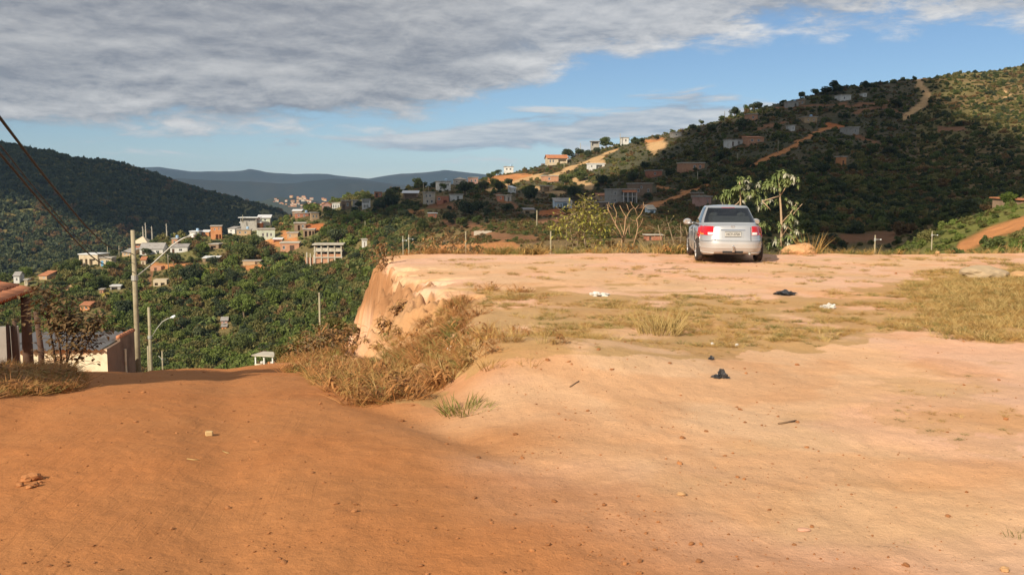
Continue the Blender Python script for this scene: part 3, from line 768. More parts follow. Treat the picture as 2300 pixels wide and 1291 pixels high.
def house(label, x0, x1, yt, yb, wall='brick', roof='flat', rm='slab', D=6.0, yaw=0.0, op=(), rf=.3, over=.25, cat='house', name='house', group=None, tank=False, porch=None, sink=2.5):
    HOUSE_BOXES.append((x0 - 2, x1 + 2, yt, yb))
    P = hill_hit((x0 + x1) / 2, yb, 100)
    if P is None: print('NO HIT', label); return None
    Y = P[1]; s = Y / F; gz = P[2]; P = at((x0 + x1) / 2, yb, Y); sink = max(sink, P[2] - gz + 1.5)
    if P[2] - gz > 1.2: print('GAP %.1f' % (P[2] - gz), label)
    W, H = (x1 - x0) * s, (yb - yt) * s
    if yaw: W = max(W - D * abs(math.sin(yaw)), W * .45) / math.cos(yaw)
    r = empty(name, P, yaw); tag(r, label, cat, group)
    th = min(.28, H * .12)
    hw = H - th if roof == 'flat' else H * (1 - rf)
    rm_ = HM[rm]; wm = HM[wall]
    ops = [(-W / 2 + o[0] * W, -W / 2 + o[1] * W, o[2] * hw, o[3] * hw, o[4] if len(o) > 4 else 'w') for o in op]
    mb = MB(); z0 = -sink
    deep = .9 if any(o[4] == 'o' for o in ops) else .2
    wall_front(mb, W, z0, hw, [o[:4] for o in ops if o[4] != 'o'], .12)
    if any(o[4] == 'o' for o in ops):
        mb = MB(); wall_front(mb, W, z0, hw, [o[:4] for o in ops], 1.0)
    mb.add([(-W / 2, 0, z0), (-W / 2, D, z0), (-W / 2, D, hw), (-W / 2, 0, hw), (W / 2, 0, z0), (W / 2, D, z0), (W / 2, D, hw), (W / 2, 0, hw)],
           [(0, 3, 2, 1), (4, 5, 6, 7), (1, 2, 6, 5), (3, 7, 6, 2)])
    if roof in ('gable', 'gablef', 'shed'):                  # close the wall up under the slopes
        hr = H - hw
        if roof == 'gable': mb.add([(-W / 2, 0, hw), (-W / 2, D, hw), (-W / 2, D / 2, H), (W / 2, 0, hw), (W / 2, D, hw), (W / 2, D / 2, H)], [(0, 2, 1), (3, 4, 5)])
        elif roof == 'gablef': mb.add([(-W / 2, 0, hw), (W / 2, 0, hw), (0, 0, H), (-W / 2, D, hw), (W / 2, D, hw), (0, D, H)], [(0, 1, 2), (3, 5, 4)])
        else: mb.add([(-W / 2, 0, hw), (W / 2, 0, hw), (W / 2, D, H), (-W / 2, D, H), (-W / 2, D, hw), (W / 2, D, hw)], [(0, 3, 4), (1, 5, 2), (4, 3, 2, 5)])
    mb.build('wall', wm, r)
    ov = over; a, b = W / 2 + ov, D + ov
    rb = MB()
    def slabs(tri):
        k = .12
        for q in tri:
            q = [Vector(p) for p in q]; n = (q[1] - q[0]).cross(q[2] - q[0]).normalized()
            if n.z < 0: n = -n; q = q[::-1]
            m = len(q)
            rb.add([p + n * .01 for p in q] + [p + n * (.01 + k) for p in q], [tuple(range(m - 1, -1, -1)), tuple(range(m, 2 * m))] + [(i, (i + 1) % m, m + (i + 1) % m, m + i) for i in range(m)])
    if roof == 'flat': rb.box((0, D / 2, hw + th / 2 + .003), (2 * a, D + 2 * ov, th))
    elif roof == 'gable': slabs([[(-a, -ov, hw - ov * .3), (a, -ov, hw - ov * .3), (a, D / 2, H), (-a, D / 2, H)], [(-a, b, hw - ov * .3), (a, b, hw - ov * .3), (a, D / 2, H), (-a, D / 2, H)]])
    elif roof == 'gablef': slabs([[(-a, -ov, hw - ov * .3), (-a, b, hw - ov * .3), (0, b, H), (0, -ov, H)], [(a, -ov, hw - ov * .3), (a, b, hw - ov * .3), (0, b, H), (0, -ov, H)]])
    elif roof == 'hip':
        rd = min(W, D) * .45; p0, p1 = (-W / 2 + rd, D / 2, H), (W / 2 - rd, D / 2, H); z = hw - ov * .3
        c4 = [(-a, -ov, z), (a, -ov, z), (a, b, z), (-a, b, z)]
        slabs([[c4[0], c4[1], p1, p0], [c4[1], c4[2], p1], [c4[2], c4[3], p0, p1], [c4[3], c4[0], p0]])
    elif roof == 'shed': slabs([[(-a, -ov, hw), (a, -ov, hw), (a, b, H), (-a, b, H)]])
    if roof != 'none': rb.build('roof', rm_, r)
    for xa, xb, c, d, kd in ops:
        w, h = xb - xa, d - c
        if kd in ('w', 'W'):
            f = min(.09, w * .14); fb = MB()
            for q in (((xa + f / 2), (c + d) / 2, f, h), ((xb - f / 2), (c + d) / 2, f, h)): fb.box((q[0], .07, q[1]), (q[2], .08, q[3] - .004))
            for zc in (c + f / 2, d - f / 2): fb.box(((xa + xb) / 2, .073, zc), (w - .004, .08, f))
            fb.box(((xa + xb) / 2, .075, (c + d) / 2), (f * .6, .05, h - .01))
            wo_ = fb.build('window', FRAME, r)
            MB().box(((xa + xb) / 2, .09, (c + d) / 2), (w - f, .02, h - f)).build('pane', PANE, wo_)
        elif kd in ('d', 'b'):
            do = MB().box(((xa + xb) / 2, .085, (c + d) / 2), (w - .01, .06, h - .01)).build('door', BLUEDOOR if kd == 'b' else DOOR, r)
            MB().box((xb - w * .15, .04, c + h * .48), (.05, .05, .12)).build('handle', FRAME, do)
    if tank or (roof == 'flat' and W > 4 and (int(x0 * 7 + yb) % 4 == 0)):
        t = MB(); t.tube([(W * .25, D * .5, H + .02), (W * .25, D * .5, H + .75), (W * .25, D * .5, H + .95)], [.5, .58, .3], 12)
        t.build('water_tank', TANK, r)
    if porch:                                                # open veranda: posts and a roof slab in front
        pw, ph, pm = porch
        pr = MB().box((0, -.9, ph * H), (W * pw, 1.8, .14)).build('porch_roof', HM[pm], r)
        n = max(3, int(W * pw / 2.4) + 1)
        for i in range(n): MB().box((-W * pw / 2 + .12 + i * (W * pw - .24) / (n - 1), -1.65, ph * H / 2 - .6), (.18, .18, ph * H + 1.2 - .15)).build('post', HM['cream'], r)
    return r


o2 = lambda *c: [(a, b, .35, .75) for a, b in c]
# lower spur, in the sun
house('long cream house with white parapet and open porch, highest left of the tall lamp pole', 174, 224, 570, 597, 'cream', 'flat', 'metal', 7, -.12, [(.05, .2, .0, .6, 'o'), (.32, .45, .0, .62, 'o'), (.55, .85, .0, .62, 'o')])
house('small house with a blue door beside the long cream porch house', 224, 252, 578, 598, 'cream', 'flat', 'slab', 5, .1, [(.05, .3, 0, .7, 'b'), (.5, .8, .35, .75)])
house('cream pavilion house with two tiered hip roof behind the lamp pole', 300, 330, 533, 556, 'redbrick', 'hip', 'creamroof', 7, .1, o2((.2, .4), (.6, .8)), rf=.55, over=.9)
house('wide low white house under a long grey fibre cement roof', 312, 368, 547, 572, 'white', 'gable', 'fibro', 8, .12, [(.1, .22, 0, .7, 'd'), (.4, .55, .3, .75), (.7, .85, .3, .75)], rf=.5)
house('low house with pale grey roof just left of the lamp pole', 272, 296, 560, 576, 'tan', 'shed', 'fibro', 6, -.1, o2((.2, .45), (.6, .8)), rf=.45)
house('small orange tiled hut on the red bank right of the lamp pole', 315, 329, 578, 596, 'cream', 'shed', 'tile', 3, .2, [(.3, .6, 0, .7, 'd')], rf=.35)
house('orange brick house with water tank on its flat roof near the lamp arm tip', 384, 401, 535, 552, 'brick', 'flat', 'slab', 5, .15, o2((.3, .6)), tank=True)
house('white and pale roofed house stepping down below the orange brick one', 380, 424, 550, 568, 'white', 'shed', 'fibro', 6, .2, [(.1, .25, 0, .75, 'd'), (.5, .7, .3, .75)])
house('half built orange brick wall house on the bare red terrace', 337, 363, 594, 609, 'brick', 'none', 'slab', 4, .1, [(.35, .6, .0, .75, 'd')])
house('roofless cream ruin with two dark openings below the red terrace', 343, 376, 622, 642, 'cream', 'none', 'slab', 4, .15, [(.1, .35, .05, .5, 'o'), (.55, .85, .05, .5, 'o')])
house('small bright white house with roof tank at the left end of the ridge row', 425, 447, 519, 531, 'white', 'flat', 'metal', 5, .1, o2((.2, .4), (.6, .8)), tank=True)
house('low orange house with white roof sheet beside the orange two storey house', 452, 471, 518, 529, 'orange', 'shed', 'metal', 5, .15, o2((.2, .5)))
house('orange two storey house with tiled balcony on stilts on the ridge', 470, 502, 507, 538, 'orange', 'flat', 'slab', 6, .25, [(.3, .45, .72, .86), (.7, .82, .75, .9), (.45, .7, .05, .38, 'o'), (.76, .94, .05, .38, 'o')])
house('small grey white house between trees right of the orange two storey house', 509, 531, 510, 524, 'white', 'shed', 'fibro', 5, -.2, o2((.3, .6)))
house('long house with thin white flat roof standing over a dark porch', 541, 586, 499, 514, 'orange', 'flat', 'metal', 5, .05, [(.3, .95, 0, .72, 'o')], over=.5)
house('open platform house under a thin white roof on the ridge line', 540, 576, 488, 499, 'grey', 'flat', 'metal', 5, .0, [(.05, .95, .15, .8, 'o')], over=.7)
house('white metal roofed house at the top of the ridge row', 577, 609, 484, 500, 'green', 'shed', 'metal', 7, .18, o2((.15, .35), (.5, .7)), rf=.35, over=.5)
house('brown flat roofed house left of the pale green house', 529, 566, 515, 529, 'tan', 'flat', 'slab', 6, .2, o2((.15, .3), (.55, .7)))
house('pale green house with three front windows over a red bank', 573, 624, 514, 540, 'green', 'flat', 'slab', 8, .3, [(.25, .38, .38, .68), (.5, .62, .3, .72), (.72, .84, .38, .68)])
house('small white lean-to roof below the pale green house', 613, 634, 535, 545, 'redbrick', 'shed', 'metal', 3, .1, [(.1, .9, 0, .7, 'o')])
house('tan house with one dark window right of the pale green house', 643, 671, 522, 536, 'tan', 'flat', 'slab', 5, .15, o2((.2, .35)))
house('brick house with tall dark doorway on the red slope', 658, 690, 500, 518, 'brown', 'flat', 'slab', 6, .2, [(.3, .5, .02, .75, 'o'), (.65, .85, .4, .8)])
house('unfinished house on thin posts below the brick house with dark doorway', 680, 708, 514, 532, 'brown', 'flat', 'slab', 5, .1, [(.12, .35, .0, .8, 'o'), (.5, .7, .0, .8, 'o'), (.8, .95, .0, .8, 'o')])
house('long brick house with white roof edge above the scrub', 628, 674, 544, 566, 'brick', 'flat', 'concrete', 6, .12, [(.12, .25, .3, .7), (.5, .75, .0, .75, 'd')])
house('small white hut alone among dark trees above the cliff', 812, 828, 537, 554, 'white', 'flat', 'slab', 4, .25, [(.3, .5, 0, .7, 'd')])
house('dark brown house half hidden in the trees below the orange house', 468, 494, 547, 561, 'brown', 'flat', 'slab', 5, -.15, [(.1, .7, .05, .7, 'o')])
house('pink house with grey sheet roofs on the green slope beside banana plants', 494, 514, 714, 728, 'pink', 'gable', 'fibro', 4, .2, o2((.3, .6)), rf=.4)
house('small orange shed with grey sheet roof under the pink slope house', 496, 511, 730, 742, 'orange', 'shed', 'fibro', 3, .2, [(.3, .6, 0, .7, 'd')])
house('small orange hut with white base on the slope left of the pole', 179, 203, 681, 698, 'orange', 'shed', 'tile', 4, .1, o2((.5, .75)))
house('white house part hidden behind the tiled porch roof', 28, 47, 612, 637, 'white', 'gable', 'fibro', 5, .2, o2((.4, .7)))
house('small cream box house right of the white house over the porch roof', 53, 64, 627, 643, 'cream', 'flat', 'slab', 3, .2, o2((.4, .7)))
house('ochre house with sloping brown roof in the left trees', 84, 109, 611, 628, 'tan', 'shed', 'tile', 5, -.15, o2((.5, .75)), rf=.5)
house('shed with a flat white sheet roof left of the lamp pole', 246, 273, 641, 653, 'grey', 'flat', 'metal', 4, .2, [(.1, .7, 0, .75, 'o')])
house('tiny orange brick hut under the white sheet roof shed', 222, 234, 649, 660, 'brick', 'flat', 'slab', 3, .2, [(.3, .6, 0, .7, 'd')])
house('flat white roofed hut above the yellow banana clump', 455, 490, 577, 587, 'brown', 'shed', 'metal', 4, .05, [(.2, .8, 0, .7, 'o')])
house('long low clay wall house below the purple tree', 545, 585, 585, 595, 'tan', 'flat', 'slab', 4, .05, [(.7, .85, 0, .8, 'd')])
# upper spur, under the cloud
house('long low red brick wall house at the foot of the dark slope', 662, 694, 478, 490, 'redbrick', 'flat', 'slab', 5, .05, o2((.2, .35), (.6, .75)))
house('small white roofed house above the long red brick house', 656, 678, 471, 482, 'brown', 'shed', 'metal', 4, .1, o2((.3, .6)))
house('tan house with two small windows right of the long red brick house', 695, 722, 477, 495, 'tan', 'flat', 'slab', 6, .3, o2((.15, .35), (.6, .75)))
house('pink gabled house left of the white three window house', 722, 745, 455, 472, 'pink', 'gablef', 'tile', 6, .1, o2((.2, .4), (.6, .8)))
house('white house with three dark arched windows among brown houses', 746, 763, 455, 470, 'white', 'flat', 'slab', 5, .0, [(.12, .3, .2, .75), (.42, .6, .2, .75), (.72, .9, .2, .75)])
house('brown unfinished house between the white three window house and the grey one', 765, 789, 450, 471, 'brown', 'flat', 'slab', 6, .1, [(.15, .4, 0, .6, 'o'), (.6, .8, .4, .8)])
house('grey plastered house left of the two storey white house', 790, 807, 449, 468, 'grey', 'flat', 'slab', 5, .2, o2((.4, .65)))
house('white two storey house with dark upper gallery over a bank', 811, 834, 447, 469, 'white', 'flat', 'fibro', 5, .15, [(.1, .85, .6, .88, 'o'), (.25, .42, .1, .42, 'o'), (.58, .75, .1, .42, 'o')])
house('brick house with white framed front high over the dark trees', 840, 861, 430, 444, 'redbrick', 'flat', 'slab', 5, .2, [(.08, .4, .1, .8, 'd'), (.6, .8, .35, .75)])
house('house with a white sheet roof over a dark veranda', 905, 938, 429, 447, 'brown', 'shed', 'metal', 6, .05, [(.1, .9, .0, .75, 'o')], over=.6)
house('grey two storey concrete house with small dark windows', 950, 980, 431, 460, 'concrete', 'flat', 'slab', 6, .15, [(.12, .28, .6, .85), (.45, .65, .62, .85), (.2, .4, .15, .4), (.6, .8, .15, .4)])
house('unfinished red brick house joined to the grey two storey house', 980, 1009, 434, 458, 'redbrick', 'none', 'slab', 6, .05, [(.1, .3, .5, .8), (.55, .85, .05, .5, 'o')])
house('tall white house with square windows behind a round green tree', 981, 1017, 407, 429, 'white', 'flat', 'slab', 7, .25, [(.1, .24, .6, .85), (.1, .24, .12, .4), (.72, .86, .55, .82)])
house('pale grey house with low hip roof behind the dark trees', 1018, 1050, 399, 414, 'grey', 'hip', 'fibro', 6, .1, o2((.15, .3), (.6, .75)))
house('pink brick house at the right end of the pale grey house', 1052, 1076, 398, 414, 'pink', 'flat', 'slab', 6, .15, o2((.15, .35), (.6, .8)))
house('low white house with one wide dark door beside the lane', 1009, 1041, 436, 450, 'white', 'flat', 'slab', 5, .1, [(.55, .72, .05, .75, 'o')])
house('small brick hut with white roof alone on the brown slope', 962, 984, 478, 491, 'redbrick', 'flat', 'metal', 4, .2, [(.6, .75, .3, .7)])
house('small white house with two roof tanks on the skyline', 1132, 1153, 374, 386, 'white', 'flat', 'slab', 5, .0, o2((.2, .4), (.6, .8)), tank=True)
house('cream house with orange tiled roof and columned veranda near the skyline', 1228, 1276, 348, 370, 'cream', 'gable', 'tile', 7, .12, [(.1, .18, .3, .8), (.25, .33, .3, .8), (.55, .95, 0, .8, 'o')], rf=.35, over=.5)
house('bright white low house with collapsed middle on tan earth', 1322, 1360, 367, 380, 'white', 'flat', 'metal', 5, .15, [(.1, .2, .3, .75), (.45, .85, .0, .8, 'o')])
house('brick house with cream roof edge in front of the tan track', 1219, 1257, 394, 409, 'brick', 'flat', 'concrete', 6, .15, o2((.3, .45)))
house('tall narrow white house left of the big dark tree', 1146, 1164, 418, 434, 'white', 'shed', 'metal', 5, .3, o2((.5, .75)))
house('low grey house with dark doorway under the tall narrow white house', 1134, 1152, 438, 453, 'grey', 'flat', 'slab', 5, .2, [(.35, .6, 0, .75, 'o')])
house('red brick house left of the low grey house', 1117, 1134, 438, 452, 'redbrick', 'flat', 'slab', 5, .1, o2((.3, .6)))
house('unfinished concrete house open at the middle', 1216, 1242, 417, 432, 'tan', 'flat', 'slab', 5, .1, [(.2, .7, .1, .85, 'o')])
house('pale blue and white house with grey roof and blue front', 1246, 1287, 446, 467, 'blue', 'shed', 'fibro', 6, .1, [(.1, .2, .15, .7), (.28, .38, .15, .7), (.45, .7, .05, .75, 'o')], rf=.38)
house('low clay hut with dark eave below the blue fronted house', 1176, 1202, 468, 480, 'tan', 'shed', 'fibro', 4, .1, [(.1, .5, 0, .7, 'o')])
house('open roofed lookout standing on the skyline', 1328, 1346, 317, 331, 'grey', 'flat', 'fibro', 4, .0, [(.1, .9, .25, .9, 'o')], over=.5)
house('small white tower house on the skyline beside a pole', 1396, 1413, 309, 327, 'white', 'flat', 'slab', 4, .1, [(.45, .7, .5, .85)])
house('large grey two storey house with orange tiled balcony roof', 1370, 1434, 424, 457, 'grey', 'flat', 'slab', 8, .2, [(.06, .14, .6, .85), (.4, .95, .55, .82, 'o'), (.06, .14, .1, .35), (.55, .72, .0, .38, 'o'), (.76, .94, .0, .38, 'o')])
house('brown grey two storey house behind the large grey house', 1421, 1472, 411, 440, 'brown', 'flat', 'slab', 7, .25, [(.28, .4, .6, .82), (.7, .82, .3, .6), (.1, .22, .3, .6)])
house('small tan house left of the large grey two storey house', 1342, 1366, 435, 452, 'tan', 'shed', 'tile', 5, .1, o2((.2, .4)))
house('brown house with dark door under the small tan house', 1336, 1370, 453, 472, 'brown', 'flat', 'slab', 5, .1, [(.55, .7, .0, .7, 'o')])
house('low red brick house in the dark scrub left of the wide brick house', 1455, 1489, 382, 398, 'redbrick', 'flat', 'slab', 5, .1, o2((.4, .55)))
house('wide orange brick house with low parapet over the crossing tracks', 1530, 1585, 365, 385, 'brick', 'flat', 'concrete', 6, .12, o2((.5, .6), (.75, .85)))
house('small hut with a pale sheet roof above the bare branched shrub', 1455, 1473, 462, 480, 'blue', 'shed', 'concrete', 4, .05, [(.3, .8, .0, .7, 'o')], rf=.5)
house('pink brown house above the roof of the silver car', 1573, 1606, 440, 462, 'pink', 'flat', 'slab', 6, .3, o2((.4, .55)))
house('pale house wall left of the pink brown house above the car', 1560, 1580, 432, 446, 'brown', 'flat', 'slab', 4, .1, o2((.4, .6)))
house('low white house with two dark doors left of the orange hillside house', 1635, 1676, 313, 328, 'white', 'flat', 'slab', 6, .1, [(.2, .3, 0, .7, 'd'), (.55, .7, .2, .75, 'o')])
house('orange brick hillside house joined to the low white house', 1677, 1718, 305, 322, 'brick', 'shed', 'tile', 6, .1, o2((.2, .35), (.6, .75)))
house('orange brick house half sunk in trees high on the left flank', 1680, 1703, 256, 272, 'brick', 'flat', 'slab', 5, .1, o2((.4, .6)))
house('tan house with two small square windows high on the hill', 1805, 1837, 262, 277, 'tan', 'flat', 'slab', 6, .1, [(.25, .35, .4, .7), (.7, .8, .4, .7)])
house('low grey house in the dark wood near the hilltop', 1769, 1795, 228, 241, 'grey', 'flat', 'slab', 5, .0, [(.6, .75, .1, .7, 'o')])
house('brown brick house right of the low grey house near the hilltop', 1793, 1810, 223, 238, 'brown', 'flat', 'slab', 4, .1, o2((.4, .65)))
house('long white house highest on the hill', 1886, 1913, 213, 228, 'white', 'flat', 'slab', 6, .1, o2((.3, .45)))
house('tiny white house right of the long white hilltop house', 1937, 1948, 209, 219, 'white', 'flat', 'slab', 4, .1, o2((.4, .65)))
house('grey block house at the end of the red track', 1903, 1936, 285, 304, 'grey', 'flat', 'slab', 6, .3, o2((.5, .65)))
house('tiny white wall house in the purple brown scrub', 1774, 1788, 281, 296, 'white', 'flat', 'slab', 4, .2, o2((.4, .65)))
house('small orange walled hut deep in the dark hillside wood', 1886, 1903, 351, 372, 'orange', 'flat', 'slab', 3, .2, [(.3, .6, 0, .6, 'd')])
house('pale house under trees on the skyline right of the tan cut', 1510, 1532, 297, 309, 'grey', 'flat', 'slab', 5, .1, o2((.3, .55)))
house('long low brick shed beyond the shrubs left of the car mirror', 1452, 1488, 527, 540, 'redbrick', 'flat', 'concrete', 2.5, .05, [(.15, .3, 0, .75, 'd')])
house('brown house beside the red bank at far right', 2287, 2330, 446, 460, 'brown', 'shed', 'tile', 5, .1, o2((.2, .4)))

# three storey concrete frame building
def frame_building():
    x0, x1, yt, yb = 690, 772, 550, 592
    HOUSE_BOXES.append((x0 - 3, x1 + 3, yt, yb))
    P = hill_hit(735, yb, 100); Y = P[1]; s = Y / F; P = at((706 + 768) / 2, yb, Y)
    r = empty('concrete_building', P, .10); tag(r, 'unfinished three storey concrete frame building with open galleries above the green slope', 'building')
    W, H = 62 * s, 42 * s; D = 7.0; fl = H / 3
    MB().box((0, D / 2 + 1.6, H * .5 - 1), (W - .4, D - 3.0, H + 1.6)).build('wall', HM['tan'], r)
    for k in range(1, 4): MB().box((0, D / 2, fl * k + (.12 if k == 3 else 0)), (W + (1.0 if k == 3 else .2), D + (.8 if k == 3 else .0), .30)).build('floor_slab', HM['concrete'], r)
    for k in range(3):
        n = 5
        for i in range(n): MB().box((-W / 2 + .2 + i * (W - .4) / (n - 1), .25, fl * (k + .5) - (1.0 if k == 0 else 0)), (.34, .34, fl - .31 + (2.0 if k == 0 else 0))).build('column', HM['concrete'], r)
        if k: MB().box((0, .3, fl * k + .55), (W - .5, .12, .8)).build('parapet', HM['brick'] if k == 1 else HM['concrete'], r)
        for i in range(4):
            xw = -W / 2 + .2 + (i + .5) * (W - .4) / 4
            w = MB().box((xw, 3.06, fl * k + fl * .5), (1.0, .08, 1.25)).build('window', FRAME, r)
            MB().box((xw, 3.01, fl * k + fl * .5), (.85, .04, 1.1)).build('pane', PANE, w)
    MB().box((-W * .1, .5, fl * .45), (W * .7, .25, fl * .86)).build('brick_infill', HM['brick'], r)
    for i in range(3): MB().box((-W / 2 - 2.2 + i * 1.0, 1.2, fl * (.9 - .1 * i) - 1), (.28, .28, fl * (1.8 - .2 * i) + 2)).build('stub_column', HM['concrete'], r)
    MB().box((-W / 2 - 1.4, 1.6, fl * .4), (2.6, .2, fl * 1.1)).build('annex_wall', HM['brick'], r)


frame_building()

# tiled balcony roof of the large grey house is a part of it
for o in list(bpy.data.objects):
    if o.get('label', '').startswith('large grey two storey'):
        w = [c for c in o.children if c.name.startswith('wall')][0]; bw = max(v.co.x for v in w.data.vertices)
        hh = max(v.co.z for v in w.data.vertices)
        b = MB(); b.add([(-bw * .25, 0, hh * .98), (bw * 1.02, 0, hh * .98), (bw * 1.02, -1.5, hh * .83), (-bw * .25, -1.5, hh * .83), (-bw * .25, 0, hh * .93), (bw * 1.02, 0, hh * .93), (bw * 1.02, -1.5, hh * .79), (-bw * .25, -1.5, hh * .79)],
                       [(0, 1, 2, 3), (7, 6, 5, 4), (3, 2, 6, 7), (0, 3, 7, 4), (1, 5, 6, 2)]); b.build('balcony_roof', HM['tile'], o)
        MB().box((bw * .4, -.7, hh * .5), (bw * 1.25, 1.4, .18)).build('balcony_floor', HM['concrete'], o)
        for i in range(4): MB().box((-bw * .2 + i * bw * .39, -1.3, hh * .4), (.2, .2, hh * .8)).build('balcony_post', HM['white'], o)

# pale board fence on the brown slope
P = hill_hit(1084, 528, 60); Y = P[1]; s = Y / F; P = at(1085, 528, Y)
fr = empty('board_fence', P, .05); tag(fr, 'pale weathered board fence on the slope behind the plateau edge', 'fence')
fb = MB().box((0, 0, 4.5 * s), (.11, .03, 10 * s)).mesh('board', HM['concrete'])
nb = int(41 * s / .13)
for i in range(nb): link('board', fb, fr, ((i - nb / 2) * .13, random.uniform(-.01, .01), random.uniform(-.05, .06)))
MB().box((0, .05, 5 * s), (nb * .13, .05, .08)).build('rail', HM['brown'], fr)

# the little town far down the valley
rt = np.random.default_rng(3)
tv = [MB(), MB(), MB()]
for mb_, dd in zip(tv, ((10, 8, 6), (14, 9, 8), (8, 8, 5))):
    mb_.box((0, 0, dd[2] / 2 - 1), dd)
tmw = [tv[i].mesh('town_wall', HM[c]) for i in range(3) for c in ('concrete', 'cream', 'tan')]
trf = []
for dd in ((10, 8, 6), (14, 9, 8), (8, 8, 5)):
    q = MB(); z = dd[2] - 1; a, b = dd[0] / 2 + .4, dd[1] / 2 + .4
    q.add([(-a, -b, z), (a, -b, z), (a, 0, z + 2), (-a, 0, z + 2), (a, b, z), (-a, b, z), (-a, -b, z + .02)], [(0, 1, 2, 3), (3, 2, 4, 5), (0, 3, 5), (1, 4, 2)])
    trf.append(q.mesh('town_roof', HM['tile']))
TLAB = {'pale grey': 'tiny pale grey house in the far valley town', 'cream': 'tiny cream house in the far valley town', 'tan': 'tiny tan house in the far valley town'}
k = 0
for _ in range(400):
    px, py = rt.uniform(608, 735), rt.uniform(441, 476)
    if py > 446 + (px - 600) * .42 + 6 or py < 442 + max(0, px - 690) * .1: continue
    Yt = 2300 - 420 * np.interp(py, [443, 476], [.0, .235]) ; P = at(px, py, Yt)
    i = k % 9; c = ('pale grey', 'cream', 'tan')[i % 3]
    r = empty('town_house', P, rt.uniform(-.5, .5)); r.scale = (.58,) * 3
    tag(r, TLAB[c], 'house', 'tiny %s houses of the far valley town' % c)
    link('wall', tmw[i], r); link('roof', trf[i // 3], r); k += 1
    if k >= 62: break

# ------------------------------------------------------------------ scrub and woods (uncountable) and the trees one can tell apart
HB = np.array(HOUSE_BOXES)


def hides_house(px, py, hpx, wpx=0):
    """a plant rooted at pixel py, hpx pixels tall, would cover a house that stands behind it"""
    m = np.zeros(px.shape, bool)
    for a, b, t, bt in HOUSE_BOXES:
        m |= (px > a - wpx) & (px < b + wpx) & (py > t + .15 * (bt - t)) & (py - hpx < bt - .35 * (bt - t))
    return m


rng = np.random.default_rng(77)
N = 110000
Ysc = np.exp(rng.uniform(math.log(40), math.log(490), N)); pxs = rng.uniform(-480, 2860, N)
Ysc = np.where(rng.random(N) < .85, np.exp(rng.uniform(math.log(150), math.log(560), N)), Ysc)
Xs = (pxs - CX) / F * Ysc; Zs = hill_h(Xs, Ysc)
ppx, ppy = pix(Xs, Ysc, Zs)
jt = ((fbm(Xs * .2, Ysc * .2, 3, 91) - .5) * 16, (fbm(Xs * .2 + 50, Ysc * .2, 3, 93) - .5) * 12)
bkm, _ = bare_mask(ppx, ppy, Ysc, jt)
dens = sst(fbm(Xs * .035, Ysc * .035, 4, 101), .22, .45)
dryz = np.clip(sst(ppx, 880, 1000) * sst(ppx, 1750, 1550) * sst(ppy, 405, 465), 0, 1)
nearR = (ppx > 1950) & (Ysc < 130)
size = rng.uniform(.7, 2.3, N) * np.where(Ysc < 130, .32, 1.0) * (1 - .35 * dryz)
small = np.arange(N) >= 64000
size = np.where((ppx < 840) & (Ysc > 150), size * 1.25, size)
size = np.where(small, rng.uniform(.22, .6, N), size)
size = np.where((ppx > 950) & (Ysc > 130), np.where(small, size, size * (.45 + .55 * rng.random(N) ** 3)), size)
hp = size * 1.5 * F / Ysc
keep = (rng.random(N) < (.25 + .75 * dens) * (1 - .45 * dryz)) & (rng.random(N) > bkm * 1.1) & ~hides_house(ppx, ppy, hp, hp * .6)
keep |= small & (rng.random(N) > bkm * 1.05) & ~hides_house(ppx, ppy, hp, 0)
keep &= ~((Ysc < 150) & (ppx < 900))
r1 = rng.random(N); zf = fbm(Xs * .02 + 30, Ysc * .02, 4, 103)
idx = np.where(r1 < .5, 2, 4)                       # default: mid and dark green
left = ppx < 850
idx = np.where(left, np.where(r1 < .26 + (zf - .5) * 1.2, 0, np.where(r1 < .48, 2, np.where(r1 < .56, 4, np.where(r1 < .92, 6, 8)))), idx)
right = ~left
idx = np.where(right, np.where(r1 < .10, 8, np.where(r1 < .46, 6, np.where(r1 < .74, 2, 4))), idx)
idx = np.where(dryz > .5, np.where(r1 < .40, 8, np.where(r1 < .80, 6, np.where(r1 < .93, 2, 4))), idx)
idx = np.where(nearR, np.where(r1 < .35, 0, np.where(r1 < .8, 6, 2)), idx)
litband = (ppx > 1100) & (ppx < 1560) & (ppy < 430) & (ppy > 295)
idx = np.where(litband, np.where(r1 < .55, 6, np.where(r1 < .7, 8, np.where(r1 < .9, 2, 4))), idx)
idx = idx + (rng.random(N) < .5)
scl = np.stack([size * rng.uniform(.8, 1.3, N), size * rng.uniform(.8, 1.3, N), size * rng.uniform(.45, 1.5, N)], 1)
rot = np.stack([rng.uniform(-.2, .2, N), rng.uniform(-.2, .2, N), rng.uniform(0, 6.28, N)], 1)
Pz = np.stack([Xs, Ysc, Zs + size * .35], 1)
scatter('scrub', 'dry and green scrub covering the hillsides', 'scrub', Pz[keep], scl[keep], rot[keep], idx[keep], src)

